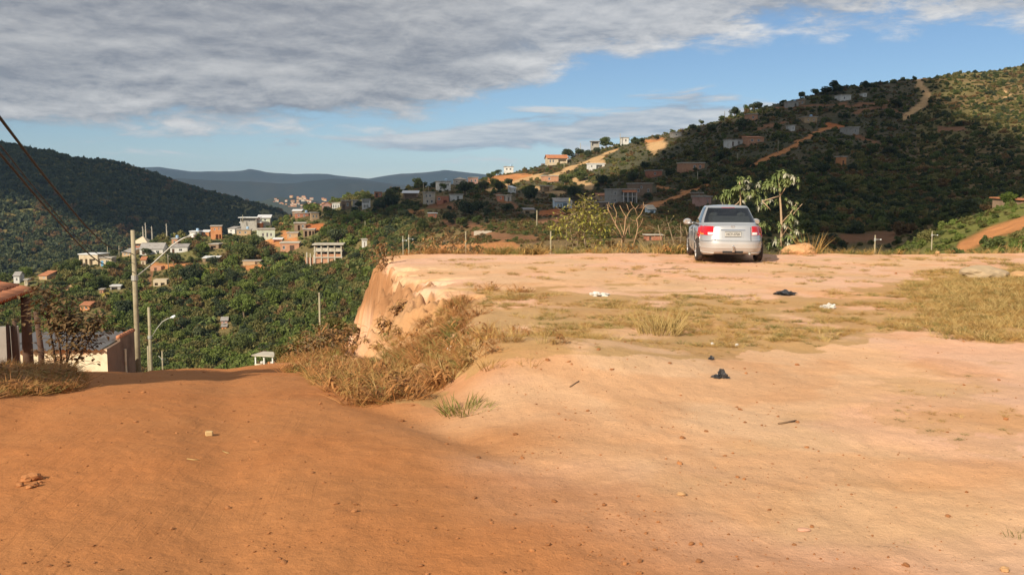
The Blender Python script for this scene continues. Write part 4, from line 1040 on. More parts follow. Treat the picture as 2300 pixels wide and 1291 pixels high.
# the far wood on the big hill
N = 17000
Yf = np.sqrt(rng.uniform(560 ** 2, 1060 ** 2, N)); pxf = rng.uniform(-480, 900, N); Xf = (pxf - CX) / F * Yf; Zf = hill_h(Xf, Yf)
den = sst(fbm(Xf * .012, Yf * .012, 4, 111), .26, .5)
kp = rng.random(N) < .35 + .65 * den
sz = rng.uniform(2.2, 5.2, N) * (.6 + .5 * den)
r1 = rng.random(N); bz = fbm(Xf * .008 + 9, Yf * .008, 4, 113)
ix = np.where(r1 < .62, 10 + rng.integers(0, 3, N), np.where(r1 < .62 + .5 * np.clip(bz - .42, 0, 1), 8, np.where(r1 < .9, 6, 4)))
scatter('forest', 'dense dark wood covering the big hill on the left', 'forest', np.stack([Xf, Yf, Zf + sz * .5], 1)[kp],
        np.stack([sz, sz, sz * rng.uniform(.7, 1.3, N)], 1)[kp], np.stack([rng.uniform(-.2, .2, N), rng.uniform(-.2, .2, N), rng.uniform(0, 6.28, N)], 1)[kp], ix[kp], src)

# ---- single trees
CROWN = {}
for ci, (nm, m_) in enumerate((('bright', G_BRIGHT), ('mid', G_MID), ('dark', G_DARK), ('olive', G_OLIVE))):
    for k in range(3):
        CROWN[nm, k] = crown_mesh('crown', m_, 1700, (1, 1, .82), .085, 200 + ci * 10 + k, 9, inner=.3)


def trunk_mesh(seed, m, n=5):
    r = random.Random(seed); mb = MB()
    mb.tube([(0, 0, -.6), (.02, 0, 0), (r.uniform(-.05, .05), r.uniform(-.05, .05), .6), (0, 0, 1.15)], [.085, .075, .06, .03], 7)
    for i in range(n):
        a = 6.28 * i / n + r.uniform(-.3, .3); h = r.uniform(.45, .75)
        e = (math.cos(a) * .55, math.sin(a) * .55, h + r.uniform(.4, .7))
        mb.tube([(0, 0, h), (e[0] * .5, e[1] * .5, h + .22), e], [.042, .03, .012], 5)
    return mb.mesh('trunk', m, True)


TRUNK = [trunk_mesh(k, BARK) for k in range(4)]
ntree = 0


def tree(label, px, py, wpx, kind, group=None, tall=1.0, name='tree', y0=100):
    """tree whose foot is at pixel (px, py) on the hill and whose crown is wpx pixels wide"""
    global ntree
    P = hill_hit(px, py, y0)
    if P is None: return None
    R = wpx * P[1] / F / 2; k = ntree; ntree += 1
    r = empty(name, P, (k * 2.4) % 6.28); tag(r, label, 'tree', group)
    link('trunk', TRUNK[k % 4], r, (0, 0, 0), None, (R, R, R * .8 * tall))
    u = random.Random(k); link('crown', CROWN[kind, k % 3], r, (0, 0, R * .88 * tall), (u.uniform(-.25, .25), u.uniform(-.25, .25), k * 1.1), (R * u.uniform(.85, 1.15), R * u.uniform(.8, 1.1), R * tall * u.uniform(.8, 1.05)))
    return r


for a in [
    ('large rounded green tree below the orange two storey house', 553, 590, 62, 'mid'), ('dark spreading tree right of the lamp pole on the lower slope', 432, 640, 62, 'dark'),
    ('broad dark tree left of the banana grove on the slope', 525, 640, 46, 'dark'), ('bright green dome tree in the middle of the valley slope', 548, 712, 66, 'bright'),
    ('dark green tree above the palm on the valley slope', 622, 596, 40, 'dark'), ('green tree right of the bright dome tree', 622, 690, 56, 'bright'),
    ('tall dark tree left of the white hut', 760, 556, 62, 'dark'), ('dark tree behind the concrete frame building', 708, 556, 34, 'mid'), ('round dark tree right of the concrete frame building', 797, 592, 36, 'dark'),
    ('big dark tree right of the white two storey gallery house', 852, 480, 46, 'dark'), ('second dark tree right of the white two storey gallery house', 880, 470, 44, 'dark'),
    ('small round green tree in front of the tall white house', 995, 430, 25, 'mid'), ('wide dark tree right of the round one below the skyline houses', 1045, 440, 52, 'dark'), ('dark tree at the right end of the pink brick house', 1087, 426, 28, 'dark'),
    ('wide dark tree beneath the low white house by the lane', 1045, 486, 52, 'dark'), ('dark tree left of the small brick hut tree pair', 1012, 500, 34, 'dark'), ('large dark tree beside the tall narrow white house', 1188, 454, 50, 'dark'),
    ('dark tree low between the grey and the blue fronted houses', 1140, 478, 30, 'dark'), ('green tree at the right end of the cream edged brick house', 1268, 415, 32, 'mid'), ('second green tree right of the cream edged brick house', 1303, 408, 34, 'mid'),
    ('big dark tree standing left on the skyline', 1278, 352, 34, 'dark'), ('big dark tree standing right of its twin on the skyline', 1300, 352, 28, 'dark'), ('tree left of the white tower house on the skyline', 1362, 334, 34, 'mid'),
    ('dark tree directly behind the white tower house', 1404, 322, 22, 'dark'), ('bright green bush tree on the sunny bank at far right', 2262, 468, 50, 'bright', None, 1.0, 'tree', 60), ('olive tree on the near bank left of the red track', 2080, 548, 46, 'olive', None, .9, 'tree', 60),
    ('green tree between the pole and the tiled hut', 330, 575, 26, 'dark'), ('dark tree below the wide grey roofed house', 390, 596, 44, 'dark'), ('dark tree under the ruin on the left slope', 370, 672, 40, 'dark'),
    ('green tree right of the long cream house', 245, 612, 36, 'bright'), ('dark tree left of the long cream house', 150, 598, 40, 'mid'), ('green tree left of the white porch roof house', 12, 640, 34, 'mid'),
    ('green tree under the white sheet roof shed', 220, 650, 40, 'mid'), ('tall green tree between the ridge row and the lamp arm', 455, 570, 34, 'bright'), ('bushy tree before the brown flat roofed house', 575, 560, 40, 'mid'),
    ('tree right of the white metal roofed house', 622, 512, 26, 'mid'), ('dark tree left of the tan two window house', 690, 474, 24, 'dark'), ('dark tree under the white three window house', 735, 482, 24, 'dark'), ('dark tree under the grey plastered house', 800, 486, 30, 'dark'),
    ('dark tree deep in the wood left of the orange walled hut', 1845, 395, 46, 'dark'), ('dark crown beside the orange walled hut', 1915, 392, 34, 'dark'), ('dark tree under the brick house high on the left flank', 1670, 292, 36, 'dark'),
    ('dark tree left of the wide orange brick house', 1505, 400, 34, 'dark'), ('dark tree left of the crossing tracks', 1420, 412, 36, 'dark'), ('dark tree before the brown grey two storey house', 1455, 448, 22, 'dark'), ('small tree before the wide orange brick house', 1562, 388, 16, 'dark'),
    ('dark tree below the pale blue house', 1268, 482, 22, 'dark'), ('dark tree above the pale blue house', 1290, 448, 44, 'dark'), ('dark tree right of the unfinished concrete house', 1350, 420, 38, 'dark'),
]: tree(*a)


def grove(n, poly, w, kinds, label, group, seed, tall=(.85, 1.25), y0=100):
    r = np.random.default_rng(seed); k = 0; xs, ys = [p[0] for p in poly], [p[1] for p in poly]; tr = 0
    while k < n and tr < n * 40:
        tr += 1
        px, py = r.uniform(min(xs), max(xs)), r.uniform(min(ys), max(ys)); ww = r.uniform(*w)
        if not inpoly([px], [py], poly)[0] or (r.random() > .15 and hides_house(np.array([px]), np.array([py]), ww * 1.3, ww * .5)[0]): continue
        kd = kinds[r.integers(0, len(kinds))]
        if tree(label % {'bright': 'bright green', 'mid': 'green', 'dark': 'dark green', 'olive': 'olive'}[kd], px, py, ww, kd, group % {'bright': 'bright green', 'mid': 'green', 'dark': 'dark green', 'olive': 'olive'}[kd], r.uniform(*tall), y0=y0): k += 1


grove(95, [(60, 640), (300, 640), (640, 610), (830, 600), (830, 720), (700, 830), (330, 840), (100, 760)], (22, 52), ['bright', 'mid', 'dark', 'mid', 'olive', 'bright'], '%s tree crowded on the valley slope', '%s trees of the valley slope', 1)
grove(34, [(0, 560), (300, 545), (640, 530), (650, 600), (300, 640), (0, 620)], (16, 38), ['bright', 'mid', 'dark'], '%s tree among the lower spur houses', '%s trees among the lower spur houses', 2)
grove(40, [(700, 470), (900, 425), (1100, 400), (1200, 430), (1200, 520), (900, 530), (700, 520)], (14, 34), ['dark', 'mid', 'dark'], '%s tree among the upper spur houses', '%s trees among the upper spur houses', 3)
grove(52, [(1320, 440), (1560, 310), (1900, 205), (2040, 195), (1980, 500), (1700, 480), (1500, 420)], (12, 34), ['dark', 'dark', 'mid', 'olive'], '%s tree on the shaded right hill', '%s trees of the shaded right hill', 4)
# skyline trees of the right hill
sk = [(700, 466), (830, 434), (950, 414), (1100, 390), (1180, 374), (1260, 356), (1420, 318), (1500, 296), (1640, 256), (1760, 222), (1860, 200), (1980, 183)]
r_ = np.random.default_rng(9)
for i in range(64):
    px = r_.uniform(720, 1960); py = np.interp(px, *zip(*sk)) + r_.uniform(6, 15); ww = r_.uniform(8, 30)
    if hides_house(np.array([px]), np.array([py]), ww, ww * .4)[0]: continue
    kd = 'dark' if r_.random() < .75 else 'mid'
    tree('%s tree standing along the skyline of the right hill' % {'dark': 'dark green', 'mid': 'green'}[kd], px, py, ww, kd, '%s skyline trees of the right hill' % {'dark': 'dark green', 'mid': 'green'}[kd], r_.uniform(.7, 1.2))

# bare pale trunks standing in the valley behind the ridge
for i, (px, yt, yb) in enumerate(((322, 508, 548), (328, 500, 546), (342, 508, 546), (375, 502, 546))):
    Y = 352; P = at(px, yb, Y); h = (yb - yt) * Y / F
    t = MB().tube([(0, 0, -8), (.1, 0, h * .5), (.0, 0, h)], [.32, .26, .10], 7)
    for k in range(5): t.tube([(0, 0, h * (.5 + .09 * k)), (math.cos(k * 2.3) * .5, math.sin(k * 2.3) * .5, h * (.58 + .09 * k))], [.07, .03], 4)
    r = empty('bare_tree', P); tag(r, ['leftmost pale bare trunk above the ridge trees', 'tall pale bare trunk second from the left above the ridge', 'thin pale bare trunk third from the left above the ridge', 'thick pale bare trunk nearest the lamp arm above the ridge'][i], 'tree')
    t.build('trunk', mat('grey_bark', (.36, .33, .28), .9, .2, 3), r, smooth=True)

# palms and banana plants on the valley slope
def frond(mb, o, a, L, w, rise, droop, n=6):
    d = np.array([math.cos(a), math.sin(a), 0]); s = np.array([-d[1], d[0], 0]); v = []
    for i in range(n + 1):
        t = i / n; c = np.array(o) + d * L * t + np.array([0, 0, rise * t - droop * t * t]); ww = w * math.sin(math.pi * min(1, .12 + t * .88)) + .01
        v += [c - s * ww + (0, 0, -ww * .5), c, c + s * ww + (0, 0, -ww * .5)]
    mb.add(v, [q for i in range(n) for q in ((3 * i, 3 * i + 1, 3 * i + 4, 3 * i + 3), (3 * i + 1, 3 * i + 2, 3 * i + 5, 3 * i + 4))])


BAN = leafmat('leaf_banana', (.13, .20, .05), (.24, .27, .09)); PALM = leafmat('leaf_palm', (.06, .10, .03), (.11, .14, .05)); BANY = leafmat('leaf_banana_yellow', (.38, .30, .06), (.48, .38, .10))
def rosette(name, label, px, py, h, L, n, m, cat, group=None, w=.28):
    P = hill_hit(px, py, 100)
    r = empty(name, P, random.uniform(0, 6)); tag(r, label, cat, group)
    MB().tube([(0, 0, -.5), (.05, 0, h * .5), (0, 0, h)], [.22, .16, .10], 7).build('stem', PALEBARK if name != 'palm' else BARK, r)
    for i in range(n):
        mb = MB(); frond(mb, (0, 0, h), 6.28 * i / n + random.uniform(-.25, .25), L * random.uniform(.8, 1.1), w, L * random.uniform(.35, .95), L * random.uniform(.5, 1.1)); mb.build('leaf', m, r)


rosette('palm', 'feathery palm with drooping fronds in the valley slope trees', 598, 680, 2.5, 3.8, 14, PALM, 'palm', w=.30)
rosette('palm', 'small palm at the right edge of the ridge grove', 590, 610, 2.2, 2.6, 12, PALM, 'palm', w=.24)
rosette('banana_plant', 'left of the two pale banana plants on the lower slope', 462, 742, 1.6, 2.0, 10, BAN, 'banana plant')
rosette('banana_plant', 'right and higher of the two pale banana plants on the lower slope', 477, 728, 1.6, 1.9, 10, BAN, 'banana plant')
for i, (px, py) in enumerate(((462, 622), (470, 626), (478, 620), (486, 627), (494, 622), (456, 630))):
    rosette('banana_plant', 'yellowing banana plant in the grove left of the round dark tree', px, py, 2.2, 1.7, 8, BANY if i in (0, 2) else BAN, 'banana plant', 'banana plants of the slope grove')
rosette('banana_plant', 'lone yellow banana plant on the slope left of the lamp pole', 238, 672, 1.5, 1.7, 9, BANY, 'banana plant')

# ------------------------------------------------------------------ poles, cables, porch, shed, stall
POLE = mat('concrete_pole', (.34, .295, .20), .85, .2, 4, stain=(.22, .18, .11), stain_scale=1.0, bump=.2)
STEEL = mat('galvanised_steel', (.45, .44, .40), .5, .12, 4, metal=.4)
LAMPW = mat('lamp_glass', (.85, .86, .86), .2, .03, spec=.6)
DARKMETAL = mat('dark_metal', (.06, .06, .06), .5, .1)


def lamp_pole(label, px, yt, yb, Y, r0, arm=None, head=LAMPW, name='street_lamp', cat='street lamp', extra=1.0, group=None, cross=False):
    """pole from pixel row yb (or a little below) up to yt at distance Y; arm = list of pixels from the pole to the lamp"""
    T = at(px, yt, Y); B = at(px, yb, Y); zb = B[2] - extra
    r = empty(name, (T[0], Y, zb)); tag(r, label, cat, group)
    h = T[2] - zb
    MB().tube([(0, 0, 0), (0, 0, h * .5), (0, 0, h)], [r0, r0 * .85, r0 * .68], 12).build('pole', POLE, r, smooth=True)
    if arm:
        pts = [at(a, b, Y) - np.array([T[0], Y, zb]) for a, b in arm]
        MB().tube(pts, max(.022, r0 * .22), 8).build('arm', STEEL, r, smooth=True)
        c = MB(); c.tube([(0, 0, pts[0][2] - .10), (0, 0, pts[0][2] + .10)], [r0 * 1.12] * 2, 12); c.build('clamp', STEEL, r)
        e = pts[-1]; d = (pts[-1] - pts[-2]); d = d / np.linalg.norm(d)
        hs = .8 if Y < 63 and r0 > .1 else .3
        hd = MB().tube([e - d * .05 * hs, e + d * .12 * hs, e + d * .34 * hs, e + d * .42 * hs], [.05 * hs, .09 * hs, .11 * hs, .03 * hs], 10).build('lamp_head', STEEL if head is not LAMPW else LAMPW, r, smooth=True)
        MB().blob(e + d * .22 * hs - np.array([0, 0, .07 * hs]), (.10 * hs, .10 * hs, .08 * hs), 1, 2, .02).build('bulb_glass', LAMPW, hd, smooth=True)
    if cross:
        MB().box((0, -r0, h - .35), (.9, .08, .10)).build('cross_arm', BARK, r)
        for k in (-.38, 0, .38): MB().tube([(k, -r0, h - .30), (k, -r0, h - .16), (k, -r0, h - .12)], [.035, .045, .02], 8).build('insulator', LAMPW, r)
    return r


main_pole = lamp_pole('tall weathered concrete lamp pole with long curved arm beyond the road crest', 298, 517, 828, 36, .115, [(303, 624), (345, 590), (385, 553), (400, 542), (412, 535), (424, 531)], STEEL, extra=1.6)
lamp_pole('shorter concrete lamp pole with white lamp head right of the tall one', 334, 690, 828, 62, .13, [(341, 757), (352, 738), (365, 722), (376, 716), (384, 713)], extra=3)
lamp_pole('small distant lamp pole peeping over the road crest', 364, 788, 822, 115, .12, [(364, 806), (361, 804), (358, 801)], extra=4)
lamp_pole('thin bare pole stump left of the small distant lamp', 332, 777, 826, 90, .12, None, extra=4, name='utility_pole', cat='pole')
lamp_pole('slender pale pole rising behind the brown bushes left of the cliff', 717, 657, 776, 62, .085, None, extra=5, name='utility_pole', cat='pole')
for lb, px, yt, yb, arm in [
    ('pale pole on the bare red terrace under the lamp arm', 377, 571, 608, [(377, 576), (379, 574), (381, 574)]), ('short pale pole where the cables pass, left of the lamp pole', 241, 553, 575, None), ('thin lamp pole just left of the tall lamp pole', 267, 552, 582, [(267, 560), (268, 559), (270, 558)]),
    ('thin pole beside the grove on the lower spur', 533, 543, 562, None), ('pole on the skyline beside the white tower house', 1393, 300, 330, None), ('pole on the skyline right of the twin dark trees', 1304, 322, 345, None),
    ('pole below the orange tiled skyline house', 1267, 364, 380, None), ('tall thin pole below the pale blue house', 1206, 472, 511, None), ('pole left of the tall white house', 951, 412, 435, None), ('second thin pole left of the tall white house', 962, 418, 438, None),
    ('pole on the left flank of the right hill skyline', 1628, 250, 282, None), ('thin pole in the dark scrub under the orange hillside house', 1657, 345, 362, None), ('slim pole in the shaded wood below the tan house', 1748, 316, 345, None), ('pole near the hilltop left of the white houses', 1807, 214, 236, None),
    ('aerial pole above the orange brick house with tank', 390, 522, 536, None), ('aerial pole on the open platform house', 545, 483, 497, None), ('pole on the slope under the big tree below the lane', 820, 496, 516, None), ('thin pole rising in the scrub below the wide brick house', 1567, 386, 420, None),
]:
    P = hill_hit(px, yb, 60)
    if P is not None: lamp_pole(lb, px, yt, yb, P[1], .15, arm, extra=.6, name='utility_pole', cat='pole')
for lb, px, yt, yb, Y, arm in [
    ('white pole behind the left corner of the plateau', 905, 530, 572, 75, [(905, 540), (908, 540), (911, 540)]), ('grey pole right beside the white pole behind the plateau corner', 918, 527, 570, 95, [(918, 536), (922, 536), (926, 537)]),
    ('pale pole behind the dry weeds on the plateau edge', 1046, 520, 566, 62, None), ('thin post at the left of the yellow leafed shrub', 1237, 519, 566, 50, None),
    ('short lamp post in front of the brown patch right of the earth mound', 1966, 528, 560, 62, [(1966, 538), (1971, 538), (1976, 538)]), ('short lamp post on the near green bank', 2094, 519, 545, 78, [(2094, 528), (2099, 528), (2104, 528)]),
]: lamp_pole(lb, px, yt, yb, Y, .06 if Y < 80 else .08, arm, extra=3, name='utility_pole', cat='pole')

CABLE = mat('black_cable', (.03, .028, .025), .6, .1)
def cable(label, pts, rad):
    P = [at(*p) for p in pts]; q = []
    for i in range(len(P) - 1):
        p0, p1, p2, p3 = P[max(i - 1, 0)], P[i], P[i + 1], P[min(i + 2, len(P) - 1)]
        for k in range(8):
            t = k / 8; q.append(.5 * (2 * p1 + (p2 - p0) * t + (2 * p0 - 5 * p1 + 4 * p2 - p3) * t * t + (3 * p1 - p0 - 3 * p2 + p3) * t ** 3))
    q.append(P[-1])
    tag(MB().tube(q, rad, 6).build('power_cable', CABLE, smooth=True), label, 'cable')


cable('thick black cable sagging from the upper left to the tall lamp pole', [(-120, 110, 7.5), (-55, 190, 8.5), (0, 265, 10), (120, 420, 15), (205, 520, 21), (250, 556, 28), (297, 570, 36)], .017)
cable('lowest black cable at the left edge running down to the lamp pole', [(-120, 215, 8), (0, 345, 11), (120, 485, 17), (205, 575, 24), (250, 600, 30), (298, 610, 36)], .016)
cable('thin middle cable between the two thick ones at the left edge', [(-120, 200, 9), (0, 326, 13), (80, 425, 18), (180, 540, 26), (240, 580, 31), (298, 590, 36)], .011)

# tiled porch at the left edge
PT = mat('clay_tile', (.50, .205, .105), .8, .18, 3, obj_var=.16, stain=(.34, .13, .07), stain_scale=2.0, bump=.2)
WOODD = mat('dark_weathered_wood', (.10, .060, .042), .85, .3, 5, bump=.4, stain=(.05, .032, .025))
E0 = at(76, 656, 22.0); E1d = np.array([.53, -2.4, 0]); E1d /= np.linalg.norm(E1d)          # eave runs towards the viewer
up = np.array([-.965, -.20, 0]); up = up / np.linalg.norm(up); sl = math.tan(math.radians(14)); upv = np.array([up[0], up[1], sl]); upv /= np.linalg.norm(upv)
gz0 = float(near_h(E0[0], E0[1])) - .15
pr = empty('porch', (E0[0], E0[1], gz0)); tag(pr, 'porch with red clay tile roof on a dark timber post at the left edge', 'porch')
rel = lambda p: np.asarray(p) - np.array([E0[0], E0[1], gz0])
tb = MB()
for sgn in (1,):                                         # one barrel tile, curved across, tapering up the slope
    n = 6; v = []
    for j, (l, rr) in enumerate(((0, .105), (.46, .085))):
        for i in range(n + 1):
            a = math.pi * i / n
            v.append((-math.cos(a) * rr, l, math.sin(a) * rr * .6 + (.022 if j == 0 else 0)))
    m = n + 1; v += [(p[0], p[1], p[2] - .014) for p in v]
    tb.add(v, [(i, i + 1, m + i + 1, m + i) for i in range(n)] + [(2 * m + i + 1, 2 * m + i, 3 * m + i, 3 * m + i + 1) for i in range(n)] + [(i + 1, i, 2 * m + i, 2 * m + i + 1) for i in range(n)])
tme = tb.mesh('tile', PT, True)
nv = np.cross(E1d, upv); nv = nv if nv[2] > 0 else -nv
M3 = Matrix((tuple(E1d), tuple(upv), tuple(nv))).transposed()
if M3.determinant() < 0: M3 = Matrix((tuple(-E1d), tuple(upv), tuple(nv))).transposed()
for row in range(7):
    for c_ in range(26):
        p = rel(E0) + E1d * (.09 + c_ * .205) + upv * (row * .40 - .06) + nv * .05
        o = link('tile', tme, pr, p + np.array([0, 0, random.uniform(-.008, .008)])); o.rotation_euler = (M3 @ Matrix.Rotation(random.uniform(-.03, .03), 3, 'Z')).to_euler()
for k in range(6):
    p = rel(E0) + E1d * (.05 + k * 1.05); mb = MB(); mb.tube([p + upv * .02 - nv * .02, p + upv * 2.8 - nv * .02], .045, 6); mb.build('rafter', WOODD, pr)
mb = MB(); p0 = rel(E0) + upv * .25 - nv * .11; mb.tube([p0 - E1d * .02, p0 + E1d * 5.4], .06, 8); mb.build('beam', WOODD, pr)
pp = rel(at(58, 690, 21.6)); top = float(rel(E0)[2]) - .08
MB().tube([(pp[0], pp[1], -.6), (pp[0] - .01, pp[1], top * .5), (pp[0], pp[1], top)], [.125, .118, .11], 10).build('post', WOODD, pr, smooth=True)
for k in (2.6, 5.1):
    q = rel(E0) + upv * .25 + E1d * k; MB().tube([(q[0], q[1], -.3), (q[0], q[1], top)], .10, 10).build('post', WOODD, pr, smooth=True)

for i, (px, yt, px2, rr, lb) in enumerate(((17, 728, 15, .045, 'grey fence stake with pale foot left of the porch post'), (32, 722, 33, .05, 'dark fence stake close left of the porch post'), (26, 732, 27, .035, 'thin dark stake between the two porch fence stakes'), (80, 700, 92, .055, 'crooked dark branch post right of the porch post'), (121, 795, 126, .035, 'short dark stick beneath the withered shrub'))):
    Y = 17.5 if i > 2 else 18.5
    B = at(px2, 830, Y); zz = float(near_h(B[0], Y)) - .25; T = at(px, yt, Y)
    r = MB().tube([(0, 0, 0), ((T[0] - B[0]) * .4 + .03, .02, (T[2] - zz) * .5), (T[0] - B[0], 0, T[2] - zz)], [rr * 1.15, rr, rr * .8], 8).build('stake', WOODD, None, (B[0], Y, zz), True)
    tag(r, lb, 'post')
P = at(14, 770, 23.5); zz = float(near_h(P[0], 23.5)) - .8; wh_ = at(14, 736, 23.5)[2] - zz
tag(MB().box((-1.0, 0, wh_ / 2), (2.4, .15, wh_), .25).build('grey_wall', HM['grey'], None, (P[0], 23.5, zz)), 'low grey rendered wall behind the fence stakes at the left edge', 'wall')

# shed below the road crest
SHEDW = mat('stained_cream_plaster', (.74, .66, .48), .9, .12, 1.5, stain=(.50, .24, .10), stain_scale=1.1)
SHEDS = mat('shade_darkened_plaster', (.22, .145, .10), .9, .25, 2, stain=(.13, .08, .055))  # brown darkened: the shade on the side wall is put into the colour
A = at(240, 784, 30.0); Bk = at(301, 754, 34.2); Lf = np.array([A[0] - 5.2, A[1] - .4, A[2]])
sz = -6.5; r = empty('shed', (A[0], A[1], sz)); tag(r, 'low shed with stained cream wall and grey sheet roof below the road crest', 'shed')
q = lambda p: np.asarray(p) - np.array([A[0], A[1], sz])
a, b, l = q(A), q(Bk), q(Lf); lb_ = l + (b - a)
mb = MB(); mb.add([(l[0], l[1], 0), (a[0], a[1], 0), a, l], [(0, 1, 2, 3)])
mb.add([l + (0, .15, 0), a + (-.05, .15, 0), (a[0] - .05, a[1] + .15, 0), (l[0], l[1] + .15, 0)], [(0, 1, 2, 3)]); mb.build('front_wall', SHEDW, r)
mb = MB(); top1 = a + (b - a) * .45 + np.array([0, 0, .05]); e1 = np.array([.012, 0, 0])
g0, g1 = np.array([a[0], a[1], 0]) + e1, np.array([b[0], b[1], 0]) + e1
mb.add([g0, g1, b + e1 + (0, 0, .16), top1 + e1 + (0, 0, .10), top1 + e1, a + e1], [(0, 1, 2, 3, 4, 5)]); off = np.array([-.15, 0, 0])
mb.add([g0 + off, g1 + off, b + off + (0, 0, .16), top1 + off + (0, 0, .10), top1 + off, a + off], [(5, 4, 3, 2, 1, 0)])
tp = [a + e1, top1 + e1, top1 + e1 + (0, 0, .10), b + e1 + (0, 0, .16)]
for u_, v_ in zip(tp[:-1], tp[1:]): mb.add([u_, v_, v_ + off - e1, u_ + off - e1], [(0, 1, 2, 3)])
mb.build('side_wall', SHEDS, r)
mb = MB(); n = 26
rows = []
for j, base in enumerate((l + (-.2, -.25, .03), lb_ + (-.2, 0, .16))):
    d_ = (a - l) * 1.02
    for i in range(n * 4 + 1): rows.append(base + d_ * i / (n * 4) + np.array([0, 0, .035 * math.sin(i * math.pi / 2)]))
m = n * 4 + 1; mb.add(rows, [(i, i + 1, m + i + 1, m + i) for i in range(m - 1)]); mb.build('roof', HM['fibro'], r)
for k in range(7):                                       # coping tiles on the gable end
    p = top1 + (b - top1) * (k / 6.5) + np.array([-.06, 0, .14 + .01 * k])
    MB().tube([p, p + (b - top1) / 6.6], .075, 8).build('coping_tile', PT, r, smooth=True)
MB().tube([(g0 * .42 + g1 * .58) + (.03, 0, 0), (g0 * .42 + g1 * .58) + (.03, 0, 2.6)], .05, 6).build('drain_pipe', SHEDW, r)

# roadside stall far down the road
Y = 72; P = at(599, 828, Y); s = Y / F; zz = P[2] - 1.05
r = empty('stall', (P[0], Y, zz), -.28); tag(r, 'small cream roadside stall with flat roof and open upper sides beyond the crest', 'stall')
CREAMP = mat('cream_paint', (.68, .60, .44), .8, .1, 2); WHITEP = mat('white_paint', (.72, .71, .67), .7, .08, 2)
for i, (x, y) in enumerate(((-.95, 0), (-.2, 0), (.55, 0), (-.95, 1.3), (.55, 1.3))): MB().box((x, y, 1.02), (.10, .10, 2.04)).build('post', WHITEP, r)
for k in range(5): MB().box((-.2, -.07, .25 + k * .26), (1.6, .03, .245)).build('board', CREAMP, r)
for k in range(5): MB().box((.66, .65, .25 + k * .26), (.03, 1.4, .245)).build('board', HM['brown'], r)
MB().box((-.2, .65, 2.09), (1.95, 1.75, .08)).build('roof', HM['concrete'], r)
for i, (x, z) in enumerate(((-.6, 1.48), (.0, 1.45), (.3, 1.47))): MB().box((x, .4, z), (.22, .3, .14 + .04 * i)).build('crate', HM[('white', 'orange', 'white')[i]], r)
MB().box((-.2, .35, 1.36), (1.5, .6, .05)).build('counter', HM['brown'], r)

# ------------------------------------------------------------------ the silver sedan
def carpaint(name, c):
    m, g, b = newmat(name)
    n = g.noise(g.n('ShaderNodeTexCoord').outputs['Object'], 400, 2, .5)
    d = g.noise(g.n('ShaderNodeTexCoord').outputs['Object'], 2.2, 4, .6)
    z = g.n('ShaderNodeSeparateXYZ', {0: g.n('ShaderNodeTexCoord').outputs['Object']}).outputs[2]
    dust = g.m('MULTIPLY', g.step(z, .75, .25), g.m('ADD', .25, g.m('MULTIPLY', d, .7)))
    g.t.links.new(g.mix(g.m('MULTIPLY', dust, .75), (*c, 1), (.50, .40, .30, 1)), b.inputs['Base Color'])
    g.t.links.new(g.m('SUBTRACT', .55, g.m('MULTIPLY', dust, .55)), b.inputs['Metallic'])
    g.t.links.new(g.m('ADD', .28, g.m('ADD', g.m('MULTIPLY', dust, .5), g.m('MULTIPLY', n, .08))), b.inputs['Roughness'])
    b.inputs['Coat Weight'].default_value = .6; b.inputs['Coat Roughness'].default_value = .08
    return m


SILVER = carpaint('silver_car_paint', (.50, .515, .535))
TRIM = mat('black_trim', (.02, .02, .022), .6, .1)
TYRE = mat('tyre_rubber', (.035, .030, .028), .85, .2, 20, stain=(.16, .10, .065), stain_scale=6)
ALLOY = mat('alloy', (.62, .62, .62), .35, .05, metal=.8)
CHROME = mat('chrome', (.8, .8, .8), .12, .02, metal=1)
REDL = mat('red_lens', (.50, .008, .016), .12, .12, 30, spec=.7)
CLEARL = mat('clear_lens', (.80, .78, .76), .12, .08, 30, spec=.7)
AMBER = mat('amber_lens', (.75, .28, .04), .15, .1, 30, spec=.6)
PLATE = mat('number_plate', (.42, .42, .40), .5, .06, 20)
INK = mat('plate_ink', (.10, .10, .10), .6, .02)
SEAT = mat('seat_cloth', (.20, .20, .20), .9, .1)
gm, gg, gb = newmat('car_glass')
gl = gg.n('ShaderNodeBsdfGlossy', {'Color': (.9, .95, 1, 1), 'Roughness': .03}); tp_ = gg.n('ShaderNodeBsdfTransparent', {'Color': (.34, .37, .37, 1)})
fz = gg.n('ShaderNodeFresnel', {'IOR': 1.5}).outputs[0]
mx = gg.n('ShaderNodeMixShader', {0: gg.m('ADD', gg.m('MULTIPLY', fz, .9), .05), 1: tp_.outputs[0], 2: gl.outputs[0]})
gg.t.links.new(mx.outputs[0], gg.t.nodes['Material Output'].inputs['Surface'])

cx_ = (1647 - CX) / F * 23.45
car_yaw = -math.radians(6.0)
car = empty('car', (cx_, 23.45, float(near_h(cx_, 24.5)) + .0), car_yaw)
tag(car, 'dusty silver four door sedan parked on the dirt lot with its back to us', 'car')
LEN = 4.43; YW = (.95, 3.57); RW = .305


def zsh(y): return np.interp(y, [0, .3, .62, 1.3, 3.1, 3.9, 4.25, 4.43], [.975, .985, .975, .93, .90, .84, .74, .66])


def zbot(x, y):
    z = np.interp(y, [0, .35, .6, 3.9, 4.43], [.26, .23, .19, .19, .25])
    for w in YW:
        d = (y - w) / .365
        z = np.where((np.abs(x) > .45) & (np.abs(d) < 1), np.maximum(z, RW + .355 * np.sqrt(np.maximum(0, 1 - d * d))), z)
    return z


ZT = [0, .06, .14, .28, .40, .46, .50, .60, .75, .88, .95, 1]
WT = [.775, .815, .838, .852, .858, .858, .856, .848, .828, .795, .755, .695]
RT = [.14, .06, .025, .0, .0, .012, .045, .06, .085, .105, .125, .18]


